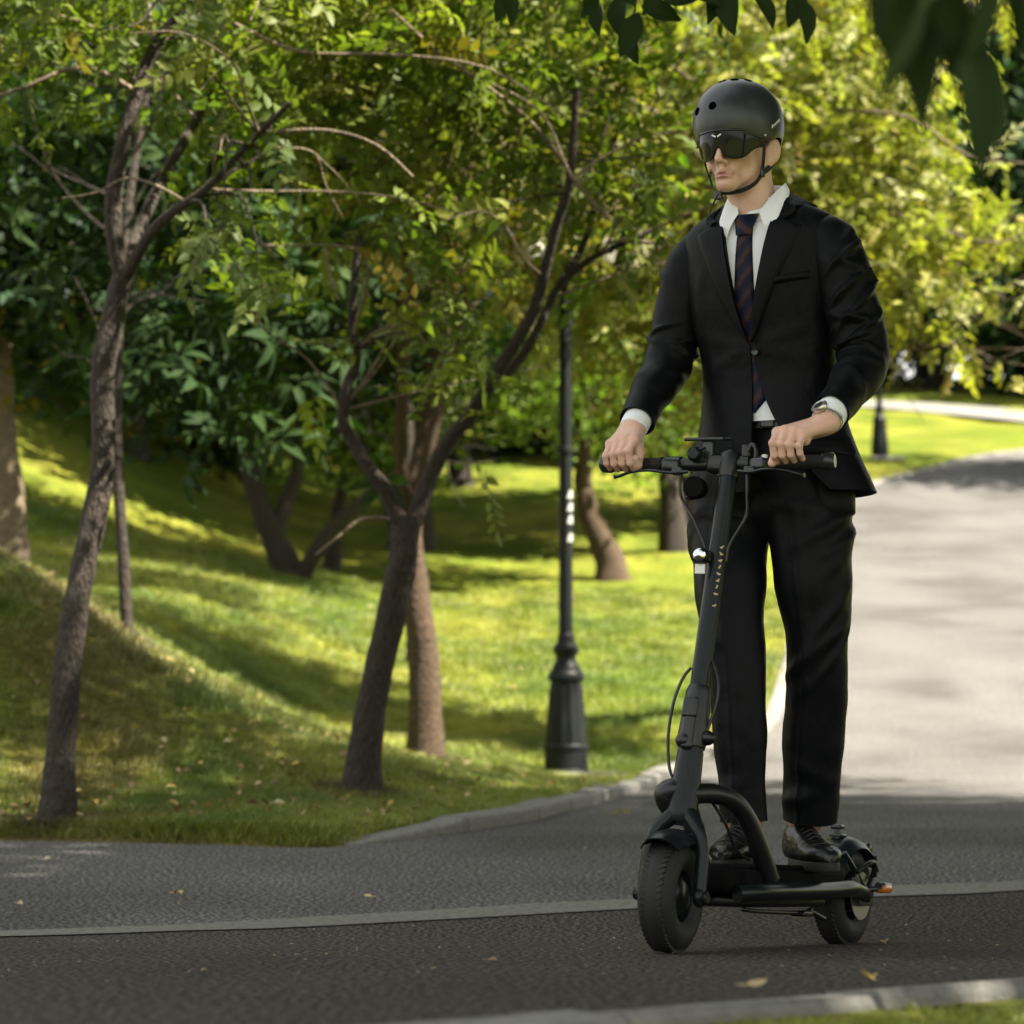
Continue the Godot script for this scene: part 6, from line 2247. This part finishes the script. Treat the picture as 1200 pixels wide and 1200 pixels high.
func litter() -> void:   # the many bits of dry leaf in the grass that are too small to count
	var r := RandomNumberGenerator.new()
	r.seed = 77
	var mb := MB.new()
	mb.leaf(Vector3.ZERO, V(0, .1, -1).normalized(), V(.2, 1, 0), .05, .026, .3)
	var m := mb.mesh()
	var xfs := []
	var cols := []
	while xfs.size() < 900:
		var d := lerpf(10.0, 26.0, pow(r.randf(), 1.6))
		var x := r.randf_range(-.22 * d, .06 * d)
		var a := off_road(Vector2(x, d))
		if a < .2:
			continue
		var g := ground(x, -d)
		xfs.append(Transform3D(Basis.from_euler(V(r.randf_range(-.7, .7), r.randf() * TAU, r.randf_range(-.6, .6))).scaled(Vector3.ONE * r.randf_range(.5, 1.3)), g + V(0, r.randf_range(.015, .04), 0)))
		cols.append([Color(.38, .26, .07), Color(.25, .16, .07), Color(.42, .33, .15), Color(.16, .09, .04)][r.randi() % 4])
	for k in 260:
		var d := r.randf_range(4.3, 11.0)
		var x := r.randf_range(-.24 * d, .24 * d)
		if off_road(Vector2(x, d)) > -.1:
			continue
		xfs.append(Transform3D(Basis.from_euler(V(r.randf_range(-.2, .2), r.randf() * TAU, r.randf_range(-.2, .2))).scaled(Vector3.ONE * r.randf_range(.12, .35)), V(x, base_height(d) + .009, -d)))
		cols.append([Color(.3, .22, .1), Color(.2, .14, .08), Color(.35, .3, .2)][r.randi() % 3])
	scatter("leaf_litter", m, M.dry_leaf, xfs, cols, self)

func V2(x: float, y: float) -> Vector2:
	return Vector2(x, y)

# fallen leaves one can pick out, each lying on what is under it
const FALLEN := [
	[.56, 4.02, 0, "yellow fallen leaf lying on the pale kerb by the camera, tip towards the verge", .075],
	[.335, 3.72, 0, "small curled ochre leaf on the kerb by the camera, nearest the picture's lower edge", .05],
	[.955, 6.62, 1, "pale brown curled leaf on the asphalt just behind the scooter's rear wheel", .07],
	[.90, 6.75, 1, "broken dry leaf beside the curled one behind the scooter's rear wheel", .045],
	[-1.7, 9.4, 1, "pale straw-coloured leaf on the asphalt before the slim leaning tree", .06],
	[-1.1, 8.4, 1, "flat beige leaf on the lighter asphalt, on the left near the joint strip", .075],
	[-1.55, 8.1, 1, "tiny faded leaf on the lighter asphalt close to the joint strip", .05],
	[-.45, 8.3, 1, "tiny pale leaf on the lighter asphalt, centre of the empty lane", .045],
	[-.05, 5.2, 1, "dark brown leaf scrap on the dark lane left of the front wheel", .04],
	[-.62, 17.2, 2, "bright yellow leaf at the foot of the brown-stemmed tree", .13],
	[-.56, 16.9, 2, "bright yellow leaf with its tip up, against the brown-stemmed tree's foot", .12],
	[.22, 19.0, 2, "dark brown curled leaf on the grass left of the lamp's base", .17],
	[-1.05, 12.2, 2, "yellow leaf on the grass in front of the bank, largest there", .09],
	[-1.2, 11.3, 2, "straw-coloured leaf on the grass in front of the bank, nearest the road", .08],
	[-1.02, 11.0, 2, "pale leaf half sunk in the grass near the kerb's left end", .07],
	[-1.45, 11.9, 2, "ochre leaf on the bank's lower slope", .08],
	[-1.35, 12.4, 2, "cream leaf on the bank's middle slope", .08],
	[-1.62, 12.7, 2, "orange-yellow leaf high on the bank by the thin black tree", .09],
	[-.9, 13.0, 2, "faded leaf just left of the forked tree's foot", .08],
	[-.35, 14.2, 2, "light brown leaf on the grass between the forked tree and the lamp", .09],
	[-.2, 15.6, 2, "yellowish leaf on sunlit grass left of the lamp", .1],
	[-1.15, 16.2, 2, "brown leaf on the bright grass beyond the bank", .11],
	[-1.5, 19, 2, "pale leaf in the sunny patch below the twin trunks", .13],
	[.05, 23, 2, "light spot of a leaf far up the sunny lawn", .15],
	[-1.5, 27.5, 2, "whitish leaf near the twin trunks' foot, right side", .16],
	[-1.0, 26.0, 2, "whitish leaf in the shade line right of the twin trunks", .15],
	[-2.2, 25.5, 2, "whitish leaf left below the twin trunks", .15],
	[-1.9, 11.4, 2, "brown leaf beside the slim leaning tree's foot", .07],
	[.25, 12.6, 2, "small yellow leaf on the grass along the kerb's bend", .06],
]

func fallen() -> void:
	var tones := [Color(.52, .38, .08), Color(.42, .32, .16), Color(.55, .44, .18), Color(.34, .22, .09), Color(.5, .45, .28)]
	var k := 0
	for q in FALLEN:
		var label: String = q[3]
		var y := base_height(q[1]) + (.03 if q[2] == 0 else .008 if q[2] == 1 else 0.0)
		if q[2] == 1 and label.contains("dark lane"):
			y += .006
		if q[2] == 2:
			y = ground(q[0], -q[1]).y + .035
		var mb := MB.new()
		mb.c = tones[k % 5]
		if label.contains("yellow"):
			mb.c = tones[0]
		if label.contains("brown"):
			mb.c = tones[3] * (0.5 if label.contains("dark") else 1.0)
		var a := rng.randf() * TAU
		mb.leaf(Vector3.ZERO, V(cos(a), .12, sin(a)).normalized(), V(rng.randf_range(-.5, .5), 1, .55), q[4] * .72, q[4] * .36, rng.randf_range(-.3, .5))
		mb.tube(PackedVector3Array([V(-cos(a), .1, -sin(a)) * q[4] * .3, V(0, 0, 0)]), PackedFloat32Array([.0012, .0016]), 4)
		org = Vector3.ZERO
		var o := put("fallen_leaf_tmp", mb, M.dry_leaf)
		o.name = numbered("fallen_leaf")
		o.position = V(q[0], y, -q[1])
		tag(o, label, "leaf", "fallen leaves")
		k += 1
